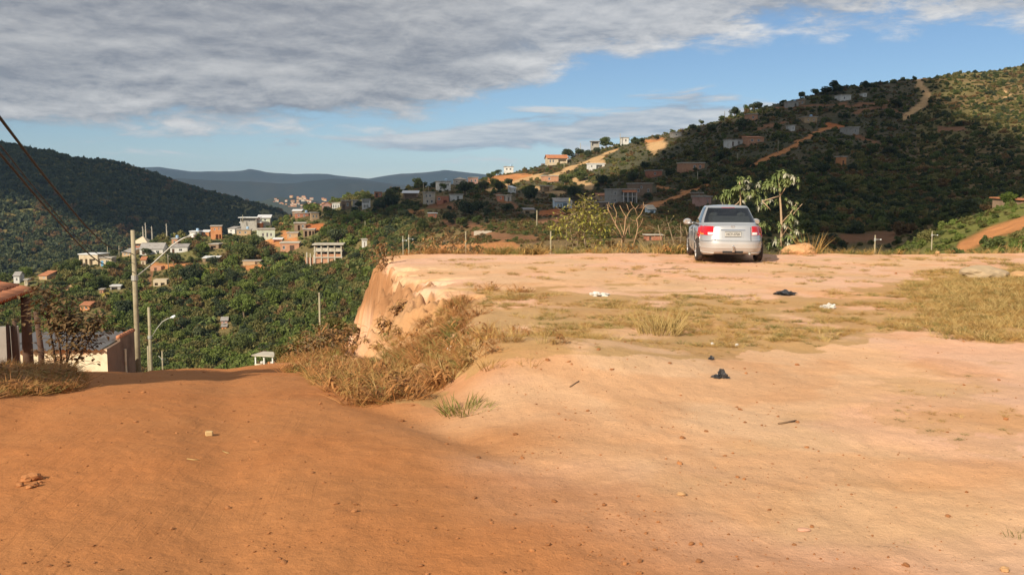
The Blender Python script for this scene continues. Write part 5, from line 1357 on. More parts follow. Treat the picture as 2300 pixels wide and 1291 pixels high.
def outline(th, zt):
    w = np.interp(zt, ZT, WT); r = np.interp(zt, ZT, RT); f = LEN - np.interp(zt, [0, .1, .35, .6, 1], [.10, .02, 0, .05, .30])
    c, s = np.cos(th), np.sin(th); nx, ny = 5.0, 2.9
    x = w * np.sign(c) * np.abs(c) ** (2 / nx); y = np.sign(s) * np.abs(s) ** (2 / ny)
    # squarer tail than nose
    y = np.where(s < 0, np.sign(s) * np.abs(s) ** (2 / 3.4), y)
    return x, (r + f) / 2 + (f - r) / 2 * y


def body_p(th, zt):
    x, y = outline(th, zt); zb = zbot(x, y); z = zb + (zsh(y) - zb) * zt
    return np.stack([x, y, z], -1)


NT = 320
th = np.linspace(0, 2 * np.pi, NT, endpoint=False); thd = th + .0
zl = np.array([0, .03, .06, .10, .14, .2, .28, .36, .42, .46, .485, .50, .52, .56, .62, .7, .78, .84, .88, .92, .95, .975, 1])
rings = [body_p(thd, np.full(NT, z)) for z in zl]
top = rings[-1]
for q in (.965, .92, .84, .72, .58):
    x, y = top[:, 0] * q, 2.2 + (top[:, 1] - 2.2) * (1 - (1 - q) * .55)
    rings.append(np.stack([x, y, zsh(y) + .030 * (1 - q)], -1))
bot = rings[0].copy(); 
rings = [np.stack([bot[:, 0] * .6, bot[:, 1] * .9 + .2, np.full(NT, .24)], -1), bot * [.985, 1, 1] + [0, 0, .004]] + rings
V = np.concatenate(rings); nr = len(rings)
fc = np.array([(k * NT + i, k * NT + (i + 1) % NT, (k + 1) * NT + (i + 1) % NT, (k + 1) * NT + i) for k in range(nr - 1) for i in range(NT)])
body = link('body', fast_mesh('body', V, fc, SILVER), car)
MB().box((0, 2.25, .33), (1.25, 3.6, .2)).build('underbody', TRIM, car)


def gh_p(u, t):
    """greenhouse: u angle, t height 0..1"""
    w = np.interp(t, [0, .25, .8, 1], [.735, .700, .580, .525]); r = np.interp(t, [0, .85, 1], [.60, 1.16, 1.34]); f = np.interp(t, [0, .85, 1], [3.25, 2.42, 2.25])
    c, s = np.cos(u), np.sin(u)
    x = w * np.sign(c) * np.abs(c) ** (2 / 5.5); y = (r + f) / 2 + (f - r) / 2 * np.sign(s) * np.abs(s) ** (2 / 5.0)
    z = np.interp(t, [0, .5, .85, 1], [.925, 1.18, 1.365, 1.41]) + 0 * x
    z = z + .045 * np.clip(t, 0, 1) * (1 - ((y - 1.9) / 1.3) ** 2) * .5 + (1 - t) * (zsh(y) - .93)
    return np.stack([x, y, z], -1)


tl = np.array([0, .06, .12, .2, .3, .4, .5, .6, .7, .78, .84, .88, .92, .96, 1])
gr = [gh_p(th, np.full(NT, t)) for t in tl]
tp2 = gr[-1]
for q in (.93, .8, .6, .35, .0): gr.append(np.stack([tp2[:, 0] * q, 1.8 + (tp2[:, 1] - 1.8) * q, tp2[:, 2] + .030 * (1 - q * q)], -1))
GV = np.concatenate(gr); gfc = []; win = {'rear_window': [], 'windscreen': [], 'side_window_left': [], 'side_window_right': []}
for k in range(len(gr) - 1):
    for i in range(NT):
        f_ = (k * NT + i, k * NT + (i + 1) % NT, (k + 1) * NT + (i + 1) % NT, (k + 1) * NT + i)
        c = GV[list(f_)].mean(0); key = None
        if k < len(tl) - 1 and .10 < tl[k] < .86:
            wl = np.interp(tl[k], [0, .25, .8, 1], [.735, .700, .580, .525]); ax = abs(c[0]) / wl
            if ax > .965:
                lo, hi = 1.02 + .42 * tl[k], 3.02 - .62 * tl[k]
                if lo < c[1] < hi and abs(c[1] - 1.93) > .05: key = 'side_window_left' if c[0] < 0 else 'side_window_right'
            elif ax < .90: key = 'rear_window' if c[1] < 1.9 else 'windscreen'
        (win[key] if key else gfc).append(f_)
link('roof_and_pillars', fast_mesh('roof_and_pillars', GV, np.array(gfc), SILVER), car)
for key, fs in win.items():
    used = sorted({i for f_ in fs for i in f_}); mp = {v: k for k, v in enumerate(used)}
    link(key.replace('_left', '').replace('_right', ''), fast_mesh(key, GV[used], np.array([[mp[i] for i in f_] for f_ in fs]), gm), car)
MB().box((0, 1.9, .80), (1.25, 2.3, .16)).build('cabin_floor', TRIM, car)
MB().box((0, 1.0, .93), (1.18, .55, .03)).build('parcel_shelf', TRIM, car)
for x in (-.36, .36):
    st = MB(); st.box((x, 2.25, 1.0), (.5, .16, .5), 0, (.85, .8)); so_ = st.build('front_seat', SEAT, car)
    MB().blob((x, 2.27, 1.29), (.13, .06, .085), 2, 2, .03).build('headrest', SEAT, so_, smooth=True)
rs = MB().box((0, 1.34, .98), (1.2, .16, .38), 0, (.94, .8)).build('rear_seat', SEAT, car)
for x in (-.36, .36): MB().blob((x, 1.32, 1.20), (.12, .06, .07), 3, 2, .03).build('headrest', SEAT, rs, smooth=True)


def patch(name, m, x0, x1, z0, z1, off=.006, nx=14, nz=6, parent=None, shear=0.0, taper=None, side=1):
    """panel that follows the tail of the body between |x| and height limits"""
    xs = np.linspace(x0, x1, nx); zs = np.linspace(z0, z1, nz); P = []
    for j, z in enumerate(zs):
        for x in xs:
            xx = x + shear * (z - z0)
            if taper is not None: xx = x1 + (x - x1) * (1 - taper * (z - z0) / (z1 - z0))
            zt = .6
            for _ in range(6):
                w = np.interp(zt, ZT, WT); cc = min(1, abs(xx) / w) ** 2.5; t_ = -math.acos(cc); t_ = t_ if xx > 0 else -math.pi - t_
                p = body_p(np.array([t_]), np.array([zt]))[0]; zb = zbot(p[0], p[1]); zt = (z - zb) / (zsh(p[1]) - zb); zt = float(np.clip(zt, 0, 1))
            P.append(p)
    P = np.array(P); cen = np.array([0, 1.6, .6]); G = P.reshape(nz, nx, 3)
    du = np.gradient(G, axis=1); dv = np.gradient(G, axis=0); nrm = np.cross(du, dv); nrm /= np.linalg.norm(nrm, axis=2, keepdims=True) + 1e-9
    nrm = np.where((nrm * (G - cen)).sum(2, keepdims=True) < 0, -nrm, nrm)
    V = np.concatenate([(G + nrm * off).reshape(-1, 3), (G - nrm * .01).reshape(-1, 3)]); f_ = [tuple(q) for q in grid_faces(nz, nx)]
    n = nx * nz; edge = [j * nx for j in range(nz)] + [(nz - 1) * nx + i for i in range(1, nx)] + [j * nx + nx - 1 for j in range(nz - 2, -1, -1)] + [i for i in range(nx - 2, 0, -1)]
    f_ += [(edge[i], edge[(i + 1) % len(edge)], edge[(i + 1) % len(edge)] + n, edge[i] + n) for i in range(len(edge))]
    mb = MB(); mb.add(V, f_)
    return mb.build(name, m, parent or car, smooth=False)


for sg in (-1, 1):
    t_ = patch('tail_light', REDL, sg * .815, sg * .47, .715, .935, .012, taper=.10, parent=car)
    patch('reverse_lens', CLEARL, sg * .60, sg * .475, .725, .785, .017, 8, 4, parent=t_)
    patch('indicator_lens', AMBER, sg * .755, sg * .69, .722, .752, .017, 6, 4, parent=t_)
patch('bumper_seam', TRIM, -.80, .80, .565, .575, .003, 40, 2)
patch('bumper_crease', SILVER, -.78, .78, .385, .425, .016, 40, 4)
patch('boot_shut_line', TRIM, -.45, -.437, .58, .95, .003, 2, 8); patch('boot_shut_line', TRIM, .437, .45, .58, .95, .003, 2, 8)
patch('chrome_strip', CHROME, -.30, .30, .838, .856, .016, 20, 3)
patch('plate_recess', mat('recess_shade_paint', (.40, .41, .42), .4, .05, metal=.5), -.27, .27, .655, .835, .003, 12, 5)  # no real hollow: a flat panel whose darker paint gives the recess its shade
patch('splash_guard', SILVER, -.74, -.46, .235, .285, .022, 10, 3); patch('splash_guard', SILVER, .46, .74, .235, .285, .022, 10, 3)
pz, pyy = .745, float(outline(np.array([-math.pi / 2]), np.array([.66]))[1][0]) - .018
pl = MB().box((0, pyy, pz), (.40, .012, .13)).build('number_plate', PLATE, car)
MB().box((0, pyy - .002, pz + .062), (.404, .012, .008)).build('plate_rim', TRIM, pl); MB().box((0, pyy - .002, pz - .062), (.404, .012, .008)).build('plate_rim', TRIM, pl)


def text(body_, size, loc, m, parent, name, squash=1.0):
    cu = bpy.data.curves.new(name, 'FONT'); cu.body = body_; cu.size = size; cu.align_x = 'CENTER'; cu.align_y = 'CENTER'; cu.extrude = .002
    o = bpy.data.objects.new(name, cu); C.objects.link(o); o.parent = parent; o.location = loc; o.rotation_euler = (math.pi / 2, 0, 0); o.scale = (squash, 1, 1)
    cu.materials.append(m); cu.offset = .0015
    me_ = bpy.data.meshes.new_from_object(o.evaluated_get(bpy.context.evaluated_depsgraph_get())); mo_ = bpy.data.objects.new(name, me_); C.objects.link(mo_)
    mo_.parent = parent; mo_.location = loc; mo_.rotation_euler = (math.pi / 2, 0, 0); mo_.scale = (squash, 1, 1); bpy.data.objects.remove(o)
    return mo_


text('HCY-3720', .088, (0, pyy - .0085, pz - .002), INK, pl, 'plate_lettering', .86)
ey = float(outline(np.array([-math.pi / 2]), np.array([.93]))[1][0]) - .010
em = MB(); zc = .905
for x in (-.024, .024): em.add([(x - .008 + np.sign(x) * .004, ey, zc + .034), (x + .008 + np.sign(x) * .004, ey, zc + .034), (x + .007 - np.sign(x) * .003, ey, zc - .034), (x - .007 - np.sign(x) * .003, ey, zc - .034)] + [(x + k, ey + .012, zc + h) for k, h in ((-.008, .034), (.008, .034), (.007, -.034), (-.007, -.034))], [(0, 1, 2, 3), (0, 4, 5, 1), (1, 5, 6, 2), (2, 6, 7, 3), (3, 7, 4, 0)])
em.box((0, ey + .005, zc), (.036, .010, .013)); em.build('emblem', CHROME, car)
fr_ = MB()
for (a_, b_) in (((-.05, .045), (.05, .045)), ((.05, .045), (.04, -.045)), ((.04, -.045), (-.04, -.045)), ((-.04, -.045), (-.05, .045))): fr_.tube([(a_[0], ey + .004, zc + a_[1]), (b_[0], ey + .004, zc + b_[1])], .004, 6)
fr_.build('emblem_rim', CHROME, car)
hit_ = MB(); hit_.box((0, .0, .33), (.06, .14, .05)); hit_.tube([(0, -.06, .34), (0, -.06, .42)], .018, 8); hit_.blob((0, -.06, .44), .03, 1, 2, 0); hit_.build('tow_hitch', CHROME, car, smooth=False)
MB().box((.0, .06, .295), (.5, .05, .05)).build('tow_bar', TRIM, car)
MB().tube([(.42, .02, .25), (.42, .25, .26)], .028, 10).build('exhaust_pipe', STEEL, car, smooth=True)
for sg in (-1, 1):
    mr = MB(); mr.blob((sg * .93, 2.62, .985), (.115, .075, .085), 1, 3, .02); mr.box((sg * .80, 2.66, .945), (.14, .06, .05)); mo = mr.build('door_mirror', SILVER, car, smooth=True)
    MB().box((sg * .935, 2.549, .985), (.155, .006, .10)).build('mirror_glass', CHROME, mo)
    for z in (.76,):
        for y in (1.35, 2.35): MB().box((sg * .856, y, z), (.03, .16, .03)).build('door_handle', SILVER, car)
    for y in (1.18, 2.02, 3.08): MB().box((sg * .8505, y, .60), (.016, .010, .56)).build('door_shut_line', TRIM, car)
    MB().box((sg * .858, 2.05, .50), (.014, 2.0, .045)).build('side_moulding', SILVER, car)
    MB().box((sg * .77, 2.1, .945), (.012, 2.1, .018)).build('waist_strip', TRIM, car)
    for w in YW:
        wh = empty('wheel', (sg * .755, w, RW)); wh.parent = car
        n = 28; prof = [(-.09, .205), (-.095, .26), (-.075, .297), (-.03, .304), (.03, .304), (.075, .297), (.095, .26), (.09, .205)]
        v = [(p[0], p[1] * math.cos(6.2832 * k / n), p[1] * math.sin(6.2832 * k / n)) for k in range(n) for p in prof]; m = len(prof)
        t_ = MB(); t_.add(v, [(k * m + j, k * m + j + 1, ((k + 1) % n) * m + j + 1, ((k + 1) % n) * m + j) for k in range(n) for j in range(m - 1)]); t_.build('tyre', TYRE, wh, smooth=True)
        rm = MB()
        v = [(sg * d_, r_ * math.cos(6.2832 * k / n), r_ * math.sin(6.2832 * k / n)) for k in range(n) for d_, r_ in ((-.02, .03), (.0, .17), (.085, .20), (.088, .212), (.06, .212))]
        rm.add(v, [(k * 5 + j, k * 5 + j + 1, ((k + 1) % n) * 5 + j + 1, ((k + 1) % n) * 5 + j) for k in range(n) for j in range(4)])
        for k in range(7):
            a = 6.2832 * k / 7; rm.tube([(sg * .05, 0, 0), (sg * .075, .19 * math.cos(a), .19 * math.sin(a))], [.045, .024], 6)
        rm.build('rim', ALLOY, wh, smooth=False)
MB().box((0, 1.22, 1.385), (.34, .05, .02)).build('brake_light', REDL, car)

# ------------------------------------------------------------------ plants near the lot
rn = np.random.default_rng(1234)
DRYLEAF = leafmat('leaf_withered', (.30, .155, .055), (.46, .27, .11), .3, .2)
DRYGRASS = leafmat('dry_grass', (.36, .21, .065), (.52, .34, .12), .3, .25)
RUSTGRASS = leafmat('rust_grass', (.34, .150, .050), (.46, .235, .085), .3, .2)
GREENGRASS = leafmat('green_grass', (.17, .165, .045), (.27, .24, .07), .3, .25)
STRAW = leafmat('straw', (.50, .36, .14), (.62, .46, .20), .2, .25)
YGREEN = leafmat('leaf_yellow_green', (.34, .34, .07), (.52, .46, .11), .3, .3)
CECRO = leafmat('leaf_cecropia', (.13, .18, .055), (.25, .28, .11), .3, .2)
CECROW = leafmat('leaf_cecropia_pale', (.34, .34, .26), (.46, .44, .34), .25, .2)


def leaf(mb, p, d, L, w, droop=.3, fold=.25, n=3):
    """one leaf blade from p in direction d"""
    p = np.asarray(p, float); d = np.asarray(d, float); d = d / (np.linalg.norm(d) + 1e-9)
    s = np.cross(d, (0, 0, 1.0)); s = s / (np.linalg.norm(s) + 1e-9); u = np.cross(s, d); v = []
    for i in range(n + 1):
        t = i / n; c = p + d * L * t - np.array([0, 0, droop * L * t * t]); ww = w * .5 * math.sin(math.pi * min(.98, .10 + .9 * t)) ** .8
        v += [c - s * ww + u * ww * fold, c, c + s * ww + u * ww * fold]
    mb.add(v, [q for i in range(n) for q in ((3 * i, 3 * i + 1, 3 * i + 4, 3 * i + 3), (3 * i + 1, 3 * i + 2, 3 * i + 5, 3 * i + 4))])


def tuft_mesh(name, m, n, h, spread, w, seed, lean=.5, broad=0):
    r = np.random.default_rng(seed); mb = MB()
    for i in range(n):
        a = r.uniform(0, 6.28); rr = spread * math.sqrt(r.random()); p = np.array([math.cos(a) * rr, math.sin(a) * rr, -.03])
        a2 = a + r.uniform(-.9, .9); ln = r.uniform(.1, lean); d = np.array([math.cos(a2) * ln, math.sin(a2) * ln, 1]); d /= np.linalg.norm(d)
        L = h * r.uniform(.5, 1.15); s = np.array([-d[1], d[0], 0]) if abs(d[0]) + abs(d[1]) > 1e-6 else np.array([1, 0, 0]); s = s / np.linalg.norm(s)
        tw = r.uniform(0, 6.28); s = s * math.cos(tw) + np.cross(s, d) * math.sin(tw); v = []
        bend = np.array([math.cos(a2), math.sin(a2), -.25]) * L * r.uniform(.05, .45)
        for k, ww in ((0, 1), (.4, .9), (.75, .6), (1, .08)):
            c = p + d * L * k + bend * k * k; v += [c - s * w * ww / 2, c + s * w * ww / 2]
        mb.add(v, [(0, 1, 3, 2), (2, 3, 5, 4), (4, 5, 7, 6)])
    for i in range(broad):
        a = r.uniform(0, 6.28); leaf(mb, (math.cos(a) * .03, math.sin(a) * .03, h * r.uniform(.2, .6)), (math.cos(a), math.sin(a), r.uniform(-.1, .7)), h * r.uniform(.25, .5), h * .10, r.uniform(.3, .9))
    return mb.mesh(name, m)


gsrc = bpy.data.collections.new('grass_sources'); gi = 0
def gsource(me):
    global gi
    o = bpy.data.objects.new('g%02d' % gi, me); gsrc.objects.link(o); gi += 1


for sd_ in (1, 2): gsource(tuft_mesh('tuft', DRYGRASS, 40, .40, .18, .010, sd_, 1.5, 4))             # 0 1
for sd_ in (3, 4): gsource(tuft_mesh('tuft', RUSTGRASS, 34, .44, .20, .012, sd_, 1.8, 14))          # 2 3
for sd_ in (5, 6): gsource(tuft_mesh('tuft', GREENGRASS, 38, .34, .16, .012, sd_, 1.3, 5))            # 4 5
for sd_ in (7, 8): gsource(tuft_mesh('tuft', STRAW, 26, .50, .12, .009, sd_, .5))                 # 6 7
gsource(tuft_mesh('tuft', RUSTGRASS, 14, .40, .16, .009, 9, 1.6, 26)); gsource(tuft_mesh('tuft', DRYGRASS, 10, .45, .14, .010, 10, .9, 26))   # 8 9 broad withered leaves


def sample(n, x0, x1, y0, y1, fn):
    x = rn.uniform(x0, x1, n); y = rn.uniform(y0, y1, n); z = near_h(x, y); px, py = pix(x, y, z)
    k = rn.random(n) < fn(x, y, px, py)
    return x[k], y[k], z[k], px[k], py[k]


def jitter(x, y, a, sd): return (fbm(x * 1.2, y * 1.2, 3, sd) - .5) * a
DENSE = [(640, 812), (700, 770), (760, 735), (815, 735), (830, 765), (900, 762), (955, 735), (1000, 700), (1060, 662), (1160, 655), (1345, 690), (1365, 730), (1240, 778), (1120, 790), (1000, 845), (955, 895), (860, 900), (740, 868), (680, 845)]
SPARSE = [(1020, 640), (1350, 665), (1900, 690), (2100, 640), (2300, 610), (2330, 770), (2000, 740), (1800, 780), (1500, 800), (1250, 790)]
def f_dense(x, y, px, py):
    p = inpoly(px + jitter(x, y, 170, 201), py + jitter(x, y, 90, 203), DENSE) * (.22 + .78 * sst(fbm(x * 2.4, y * 2.4, 3, 206), .36, .58))
    right = np.where(px > 1050, sst(fbm(x * 1.1, y * 1.1, 3, 205), .42, .58) * np.interp(px, [1050, 1350], [.55, .16]), 1.0)
    s, c, t = near_parts(x, y)
    return p * right * (1 - .93 * c * sst(t, -.1, .15) * (1 - sst(t, 1.15, 1.5)))


xs_, ys_, zs_, px_, py_ = sample(17000, -6.5, 3.5, 7.2, 25, f_dense)
n = len(xs_); rr = rn.random(n); zn = fbm(xs_ * .9, ys_ * .9, 3, 207)
ix = np.where(zn > .62, np.where(rr < .5, 4, 2), np.where(rr < .38, 2, np.where(rr < .54, 0, np.where(rr < .60, 6, np.where(rr < .90, 8, 4))))) + (rn.random(n) < .5)
ix = np.minimum(ix, 9)
sc = rn.uniform(.22, .60, n) * np.interp(px_, [900, 1100, 1300], [1.0, .85, .55]) * (.65 + .7 * fbm(xs_ * 2.2, ys_ * 2.2, 3, 209))
scatter('dry_grass', 'tall dry rust brown grass covering the bank below the earth cliff', 'grass', np.stack([xs_, ys_, zs_], 1), np.stack([sc, sc, sc * rn.uniform(.8, 1.2, n)], 1), np.stack([rn.uniform(-.15, .15, n), rn.uniform(-.15, .15, n), rn.uniform(0, 6.28, n)], 1), ix, gsrc)


def f_sparse(x, y, px, py):
    p = inpoly(px + jitter(x, y, 120, 211), py + jitter(x, y, 50, 213), SPARSE) * sst(fbm(x * 1.6, y * 1.6, 4, 215), .40, .62)
    q = (inpoly(px, py, [(2020, 640), (2330, 600), (2330, 740), (2080, 740)]) * .9 + (inpoly(px, py, [(1500, 660), (2300, 590), (2300, 640), (1500, 700)]) * sst(fbm(x * 2.3, y * 1.1, 3, 217), .58, .66) * .5))
    e = inpoly(px, py, [(900, 585), (2330, 560), (2330, 640), (900, 640)]) * sst(fbm(x * 2.0, y * 1.3, 3, 219), .62, .70) * .35
    b = inpoly(px, py, [(2020, 850), (2330, 840), (2330, 1010), (2150, 1000), (2000, 940)]) * sst(fbm(x * 3, y * 3, 3, 221), .5, .62) * .5
    return np.clip(p * .95 + q + e + b, 0, 1)


xs_, ys_, zs_, px_, py_ = sample(52000, -2, 14.5, 6, 28, f_sparse)
n = len(xs_); rr = rn.random(n)
ix = np.where(rr < .18, 4, np.where(rr < .72, 0, 6)) + (rn.random(n) < .5)
sc = rn.uniform(.07, .20, n) * np.interp(px_, [2000, 2200], [1, 1.6]) * np.where(ys_ < 10, .35, 1)
scatter('turf', 'thin short yellow green turf on the dirt lot', 'grass', np.stack([xs_, ys_, zs_], 1), np.stack([sc * 1.6, sc * 1.6, sc], 1), np.stack([0 * rr, 0 * rr, rn.uniform(0, 6.28, n)], 1), ix, gsrc)

# rank weeds along the far edge of the lot, rooted just over the rim
def f_edge(x, y, px, py): return np.interp(px, [880, 960, 1200, 1560, 1600, 1760, 1900, 2300], [.25, .8, .5, 1.0, .5, .5, .6, .9]) * (.35 + .65 * sst(fbm(x * .8, y * .8, 3, 231), .35, .6))
xs_, ys_, zs_, px_, py_ = sample(3800, -3.6, 16, 27.5, 30.4, f_edge)
n = len(xs_); rr = rn.random(n)
ix = np.where(px_ < 1100, np.where(rr < .5, 8, np.where(rr < .8, 2, 0)), np.where(rr < .40, 4, np.where(rr < .65, 0, np.where(rr < .85, 6, 8)))) + (rn.random(n) < .5); ix = np.minimum(ix, 9)
sc = rn.uniform(.35, 1.25, n) * np.interp(px_, [900, 1000, 1500, 1560, 1900], [.7, .8, 1.05, 1.05, .6])
scatter('edge_weeds', 'rank dry weeds along the far rim of the lot', 'weeds', np.stack([xs_, ys_, zs_], 1), np.stack([sc, sc, sc], 1), np.stack([rn.uniform(-.15, .15, n), rn.uniform(-.15, .15, n), rn.uniform(0, 6.28, n)], 1), ix, gsrc)

# dark dusty growth on the left verge, in the shade of a tree outside the view
def f_verge(x, y, px, py): return inpoly(px + jitter(x, y, 60, 241), py + jitter(x, y, 20, 243), [(-400, 800), (110, 815), (170, 850), (195, 872), (90, 890), (0, 898), (-400, 930)]) * .9
xs_, ys_, zs_, px_, py_ = sample(9000, -11, -3.2, 6.2, 13.5, f_verge)
n = len(xs_); rr = rn.random(n); ix = np.where(rr < .45, 2, np.where(rr < .75, 4, np.where(rr < .9, 8, 0))) + (rn.random(n) < .5); ix = np.minimum(ix, 9); sc = rn.uniform(.22, .55, n)
scatter('verge_weeds', 'tangled dry weeds on the shaded left verge of the road', 'weeds', np.stack([xs_, ys_, zs_], 1), np.stack([sc, sc, sc * .85], 1), np.stack([rn.uniform(-.2, .2, n), rn.uniform(-.2, .2, n), rn.uniform(0, 6.28, n)], 1), ix, gsrc)

# single tufts one can point at
def tuft(label, px, py, h, m, n, spread, w=.012, lean=.6, broad=0, name='grass_tuft'):
    P = near_hit(px, py); o = link(name, tuft_mesh(name, m, n, h, spread, w, int(px), lean, broad), None, P); tag(o, label, 'grass')


tuft('large straw yellow grass tuft alone in the middle of the lot', 1482, 750, .34, STRAW, 190, .26, .010, .6)
tuft('green grass tuft at the foot of the pale slope by the road', 1040, 922, .15, GREENGRASS, 150, .20, .008, .9)
tuft('small dry tuft on the crest of the pale slope', 1098, 826, .13, DRYGRASS, 50, .09, .007, 1.0)
tuft('thin tuft right of the crest tuft on the pale slope', 1192, 820, .10, DRYGRASS, 30, .08, .006, 1.0)
tuft('flat grey green tuft low at the right foreground', 2050, 1216, .05, GREENGRASS, 60, .09, .004, 1.4)
tuft('sparse grey tuft at the right edge foreground', 2290, 1205, .07, GREENGRASS, 50, .06, .004, 1.2)
tuft('flat tuft left of the grey green foreground tuft', 1960, 1215, .035, GREENGRASS, 40, .08, .004, 1.5)
tuft('tiny tuft in the pale middle foreground', 1667, 1127, .04, GREENGRASS, 30, .035, .003, 1.2)
tuft('dry tuft beside the earth mound right of the small tree', 1822, 556, .75, DRYGRASS, 60, .28, .012, .6)

# withered shrub on the left verge
def branchy(label, name, root, stems, leaves, lm, bark, seed, cat='shrub', leaflen=(.10, .18), lw=.05, up=.2, droop=.7, rad=.02, dens=1.0):
    """stems: polylines of pixels with a distance; leaves: (pixel x, y, count, spread px) clusters around twig ends"""
    r_ = np.random.default_rng(seed); P0 = root; r = empty(name, P0); tag(r, label, cat); sc = P0[1] / F
    mb = MB()
    for pts, k in stems:
        Q = [at(a, b, P0[1] + dy) - P0 for a, b, dy in pts]; n = len(Q)
        mb.tube(Q, [rad * k * (1 - .75 * i / (n - 1)) + .003 for i in range(n)], 6)
    lb = MB()
    for cx, cy, cnt, spx in leaves:
        c = at(cx, cy, P0[1]) - P0
        for i in range(int(cnt * dens)):
            d = r_.normal(size=3) * np.array([1, 1, .75]); q = c + d * spx * sc * .5
            tw = c + d * spx * sc * .2
            if i % 2 == 0: mb.tube([tw, q], [.005, .003], 4, False)
            a = r_.uniform(0, 6.28); leaf(lb, q, (math.cos(a), math.sin(a), r_.uniform(-.3, .5) + up), r_.uniform(*leaflen), lw * r_.uniform(.7, 1.2), r_.uniform(.2, 1) * droop)
    mb.build('stem', bark, r, smooth=True)
    if lb.v: lb.build('foliage', lm, r)
    return r


Pv = at(140, 832, 15.2); Pv[2] = float(near_h(Pv[0], 15.2)) - .1
branchy('withered shrub with curled brown leaves on the left verge', 'withered_shrub', Pv,
        [([(128, 835, 0), (118, 770, .1), (105, 710, 0), (112, 665, .1)], 1.0), ([(140, 832, 0), (133, 770, -.2), (120, 735, 0), (95, 700, .2)], .9), ([(145, 832, 0), (160, 780, .2), (172, 730, .2), (195, 715, .1)], .9), ([(160, 832, .1), (185, 790, .1), (205, 755, 0), (228, 718, 0)], .8), ([(150, 832, 0), (150, 770, .3), (150, 700, .3), (150, 668, .3)], .7)],
        [(95, 665, 26, 40), (118, 690, 34, 46), (150, 705, 30, 44), (100, 710, 26, 46), (165, 735, 40, 50), (190, 740, 44, 48), (215, 728, 22, 36), (180, 770, 34, 46), (150, 750, 26, 46), (120, 740, 20, 40), (160, 805, 26, 50), (110, 800, 16, 40), (228, 718, 12, 20), (85, 650, 12, 24)],
        leafmat('leaf_curled', (.20, .125, .055), (.36, .24, .12), .35, .2), DARKBARK, 3, leaflen=(.09, .17), lw=.065, dens=2.2)

Pb = near_hit(1398, 566); Pb = at(1398, 572, 28.6); Pb[2] = float(near_h(Pb[0], 28.6)) - .15
S_ = lambda *p: [(a, b, d) for a, b, d in p]
branchy('bare pale branched shrub without leaves on the rim of the lot', 'bare_shrub', Pb, [
    (S_((1398, 575, 0), (1396, 545, 0), (1403, 515, 0), (1405, 485, .1), (1400, 478, .1), (1392, 462, 0)), 2.0), (S_((1401, 545, 0), (1392, 520, -.2), (1378, 495, -.2), (1370, 478, -.2), (1364, 466, -.3)), 1.5), (S_((1392, 520, -.2), (1382, 505, .1), (1385, 478, .2), (1378, 462, .2), (1380, 456, .2)), 1.2),
    (S_((1365, 478, -.2), (1355, 478, -.2)), .8), (S_((1367, 478, -.2), (1366, 466, -.2), (1363, 458, -.2)), .8), (S_((1375, 470, .2), (1368, 462, .2), (1367, 455, .2)), .8), (S_((1404, 498, .1), (1410, 482, .1), (1416, 472, .1), (1424, 466, .1)), 1.1), (S_((1412, 473, .1), (1409, 462, .1), (1407, 458, .2)), .7),
    (S_((1400, 545, 0), (1408, 515, .2), (1414, 500, .3), (1418, 492, .3)), 1.3), (S_((1413, 505, .2), (1413, 520, .2), (1416, 532, .1)), .8), (S_((1420, 560, .2), (1430, 525, .2), (1433, 510, .2), (1430, 492, .3), (1440, 480, .3), (1446, 466, .3), (1454, 460, .3)), 1.6), (S_((1432, 485, .3), (1427, 470, .3), (1419, 460, .2), (1417, 453, .2)), 1.0),
    (S_((1427, 470, .3), (1435, 460, .4)), .7), (S_((1433, 515, .2), (1441, 500, .1), (1444, 490, .1)), .7), (S_((1430, 497, .3), (1420, 495, .3), (1416, 490, .4)), .7), (S_((1430, 525, .2), (1440, 520, .2), (1445, 514, .2)), .7), (S_((1400, 552, 0), (1385, 565, -.2), (1381, 572, -.2)), 1.0), (S_((1392, 535, 0), (1380, 520, -.1), (1374, 515, -.1)), .8),
    (S_((1403, 530, 0), (1396, 512, .2), (1392, 500, .3)), .8), (S_((1446, 466, .3), (1445, 454, .3)), .7), (S_((1404, 545, .1), (1413, 555, .2)), .7), (S_((1422, 512, .2), (1426, 508, .1), (1428, 500, 0)), .6)], [], None, mat('pale_twig', (.40, .255, .145), .8, .25, 12), 5, rad=.0105)
Py = at(1315, 570, 28.9); Py[2] = float(near_h(Py[0], 28.9)) - .15
branchy('yellow green leafy shrub left of the bare branched shrub', 'leafy_shrub', Py,
        [(S_((1318, 575, 0), (1312, 530, 0), (1308, 490, 0), (1315, 450, 0)), 1.2), (S_((1290, 575, .1), (1284, 535, .1), (1280, 510, .1)), .8), (S_((1272, 575, .1), (1272, 540, 0), (1273, 505, 0)), .7), (S_((1312, 520, 0), (1340, 500, .1), (1355, 510, .1)), .7), (S_((1310, 500, 0), (1285, 480, 0), (1255, 505, 0)), .7)],
        [(1316, 450, 26, 22), (1300, 470, 44, 40), (1325, 475, 44, 36), (1345, 478, 26, 26), (1285, 490, 40, 36), (1310, 500, 40, 46), (1262, 505, 30, 26), (1252, 520, 20, 22), (1340, 505, 34, 32), (1358, 508, 18, 18), (1300, 530, 24, 50), (1325, 545, 26, 30), (1350, 520, 16, 20), (1365, 526, 10, 14), (1330, 565, 18, 26)], YGREEN, PALEBARK, 8, leaflen=(.11, .20), lw=.065, droop=.9, dens=1.9)
Pq = at(1525, 570, 28.7); Pq[2] = float(near_h(Pq[0], 28.7)) - .15
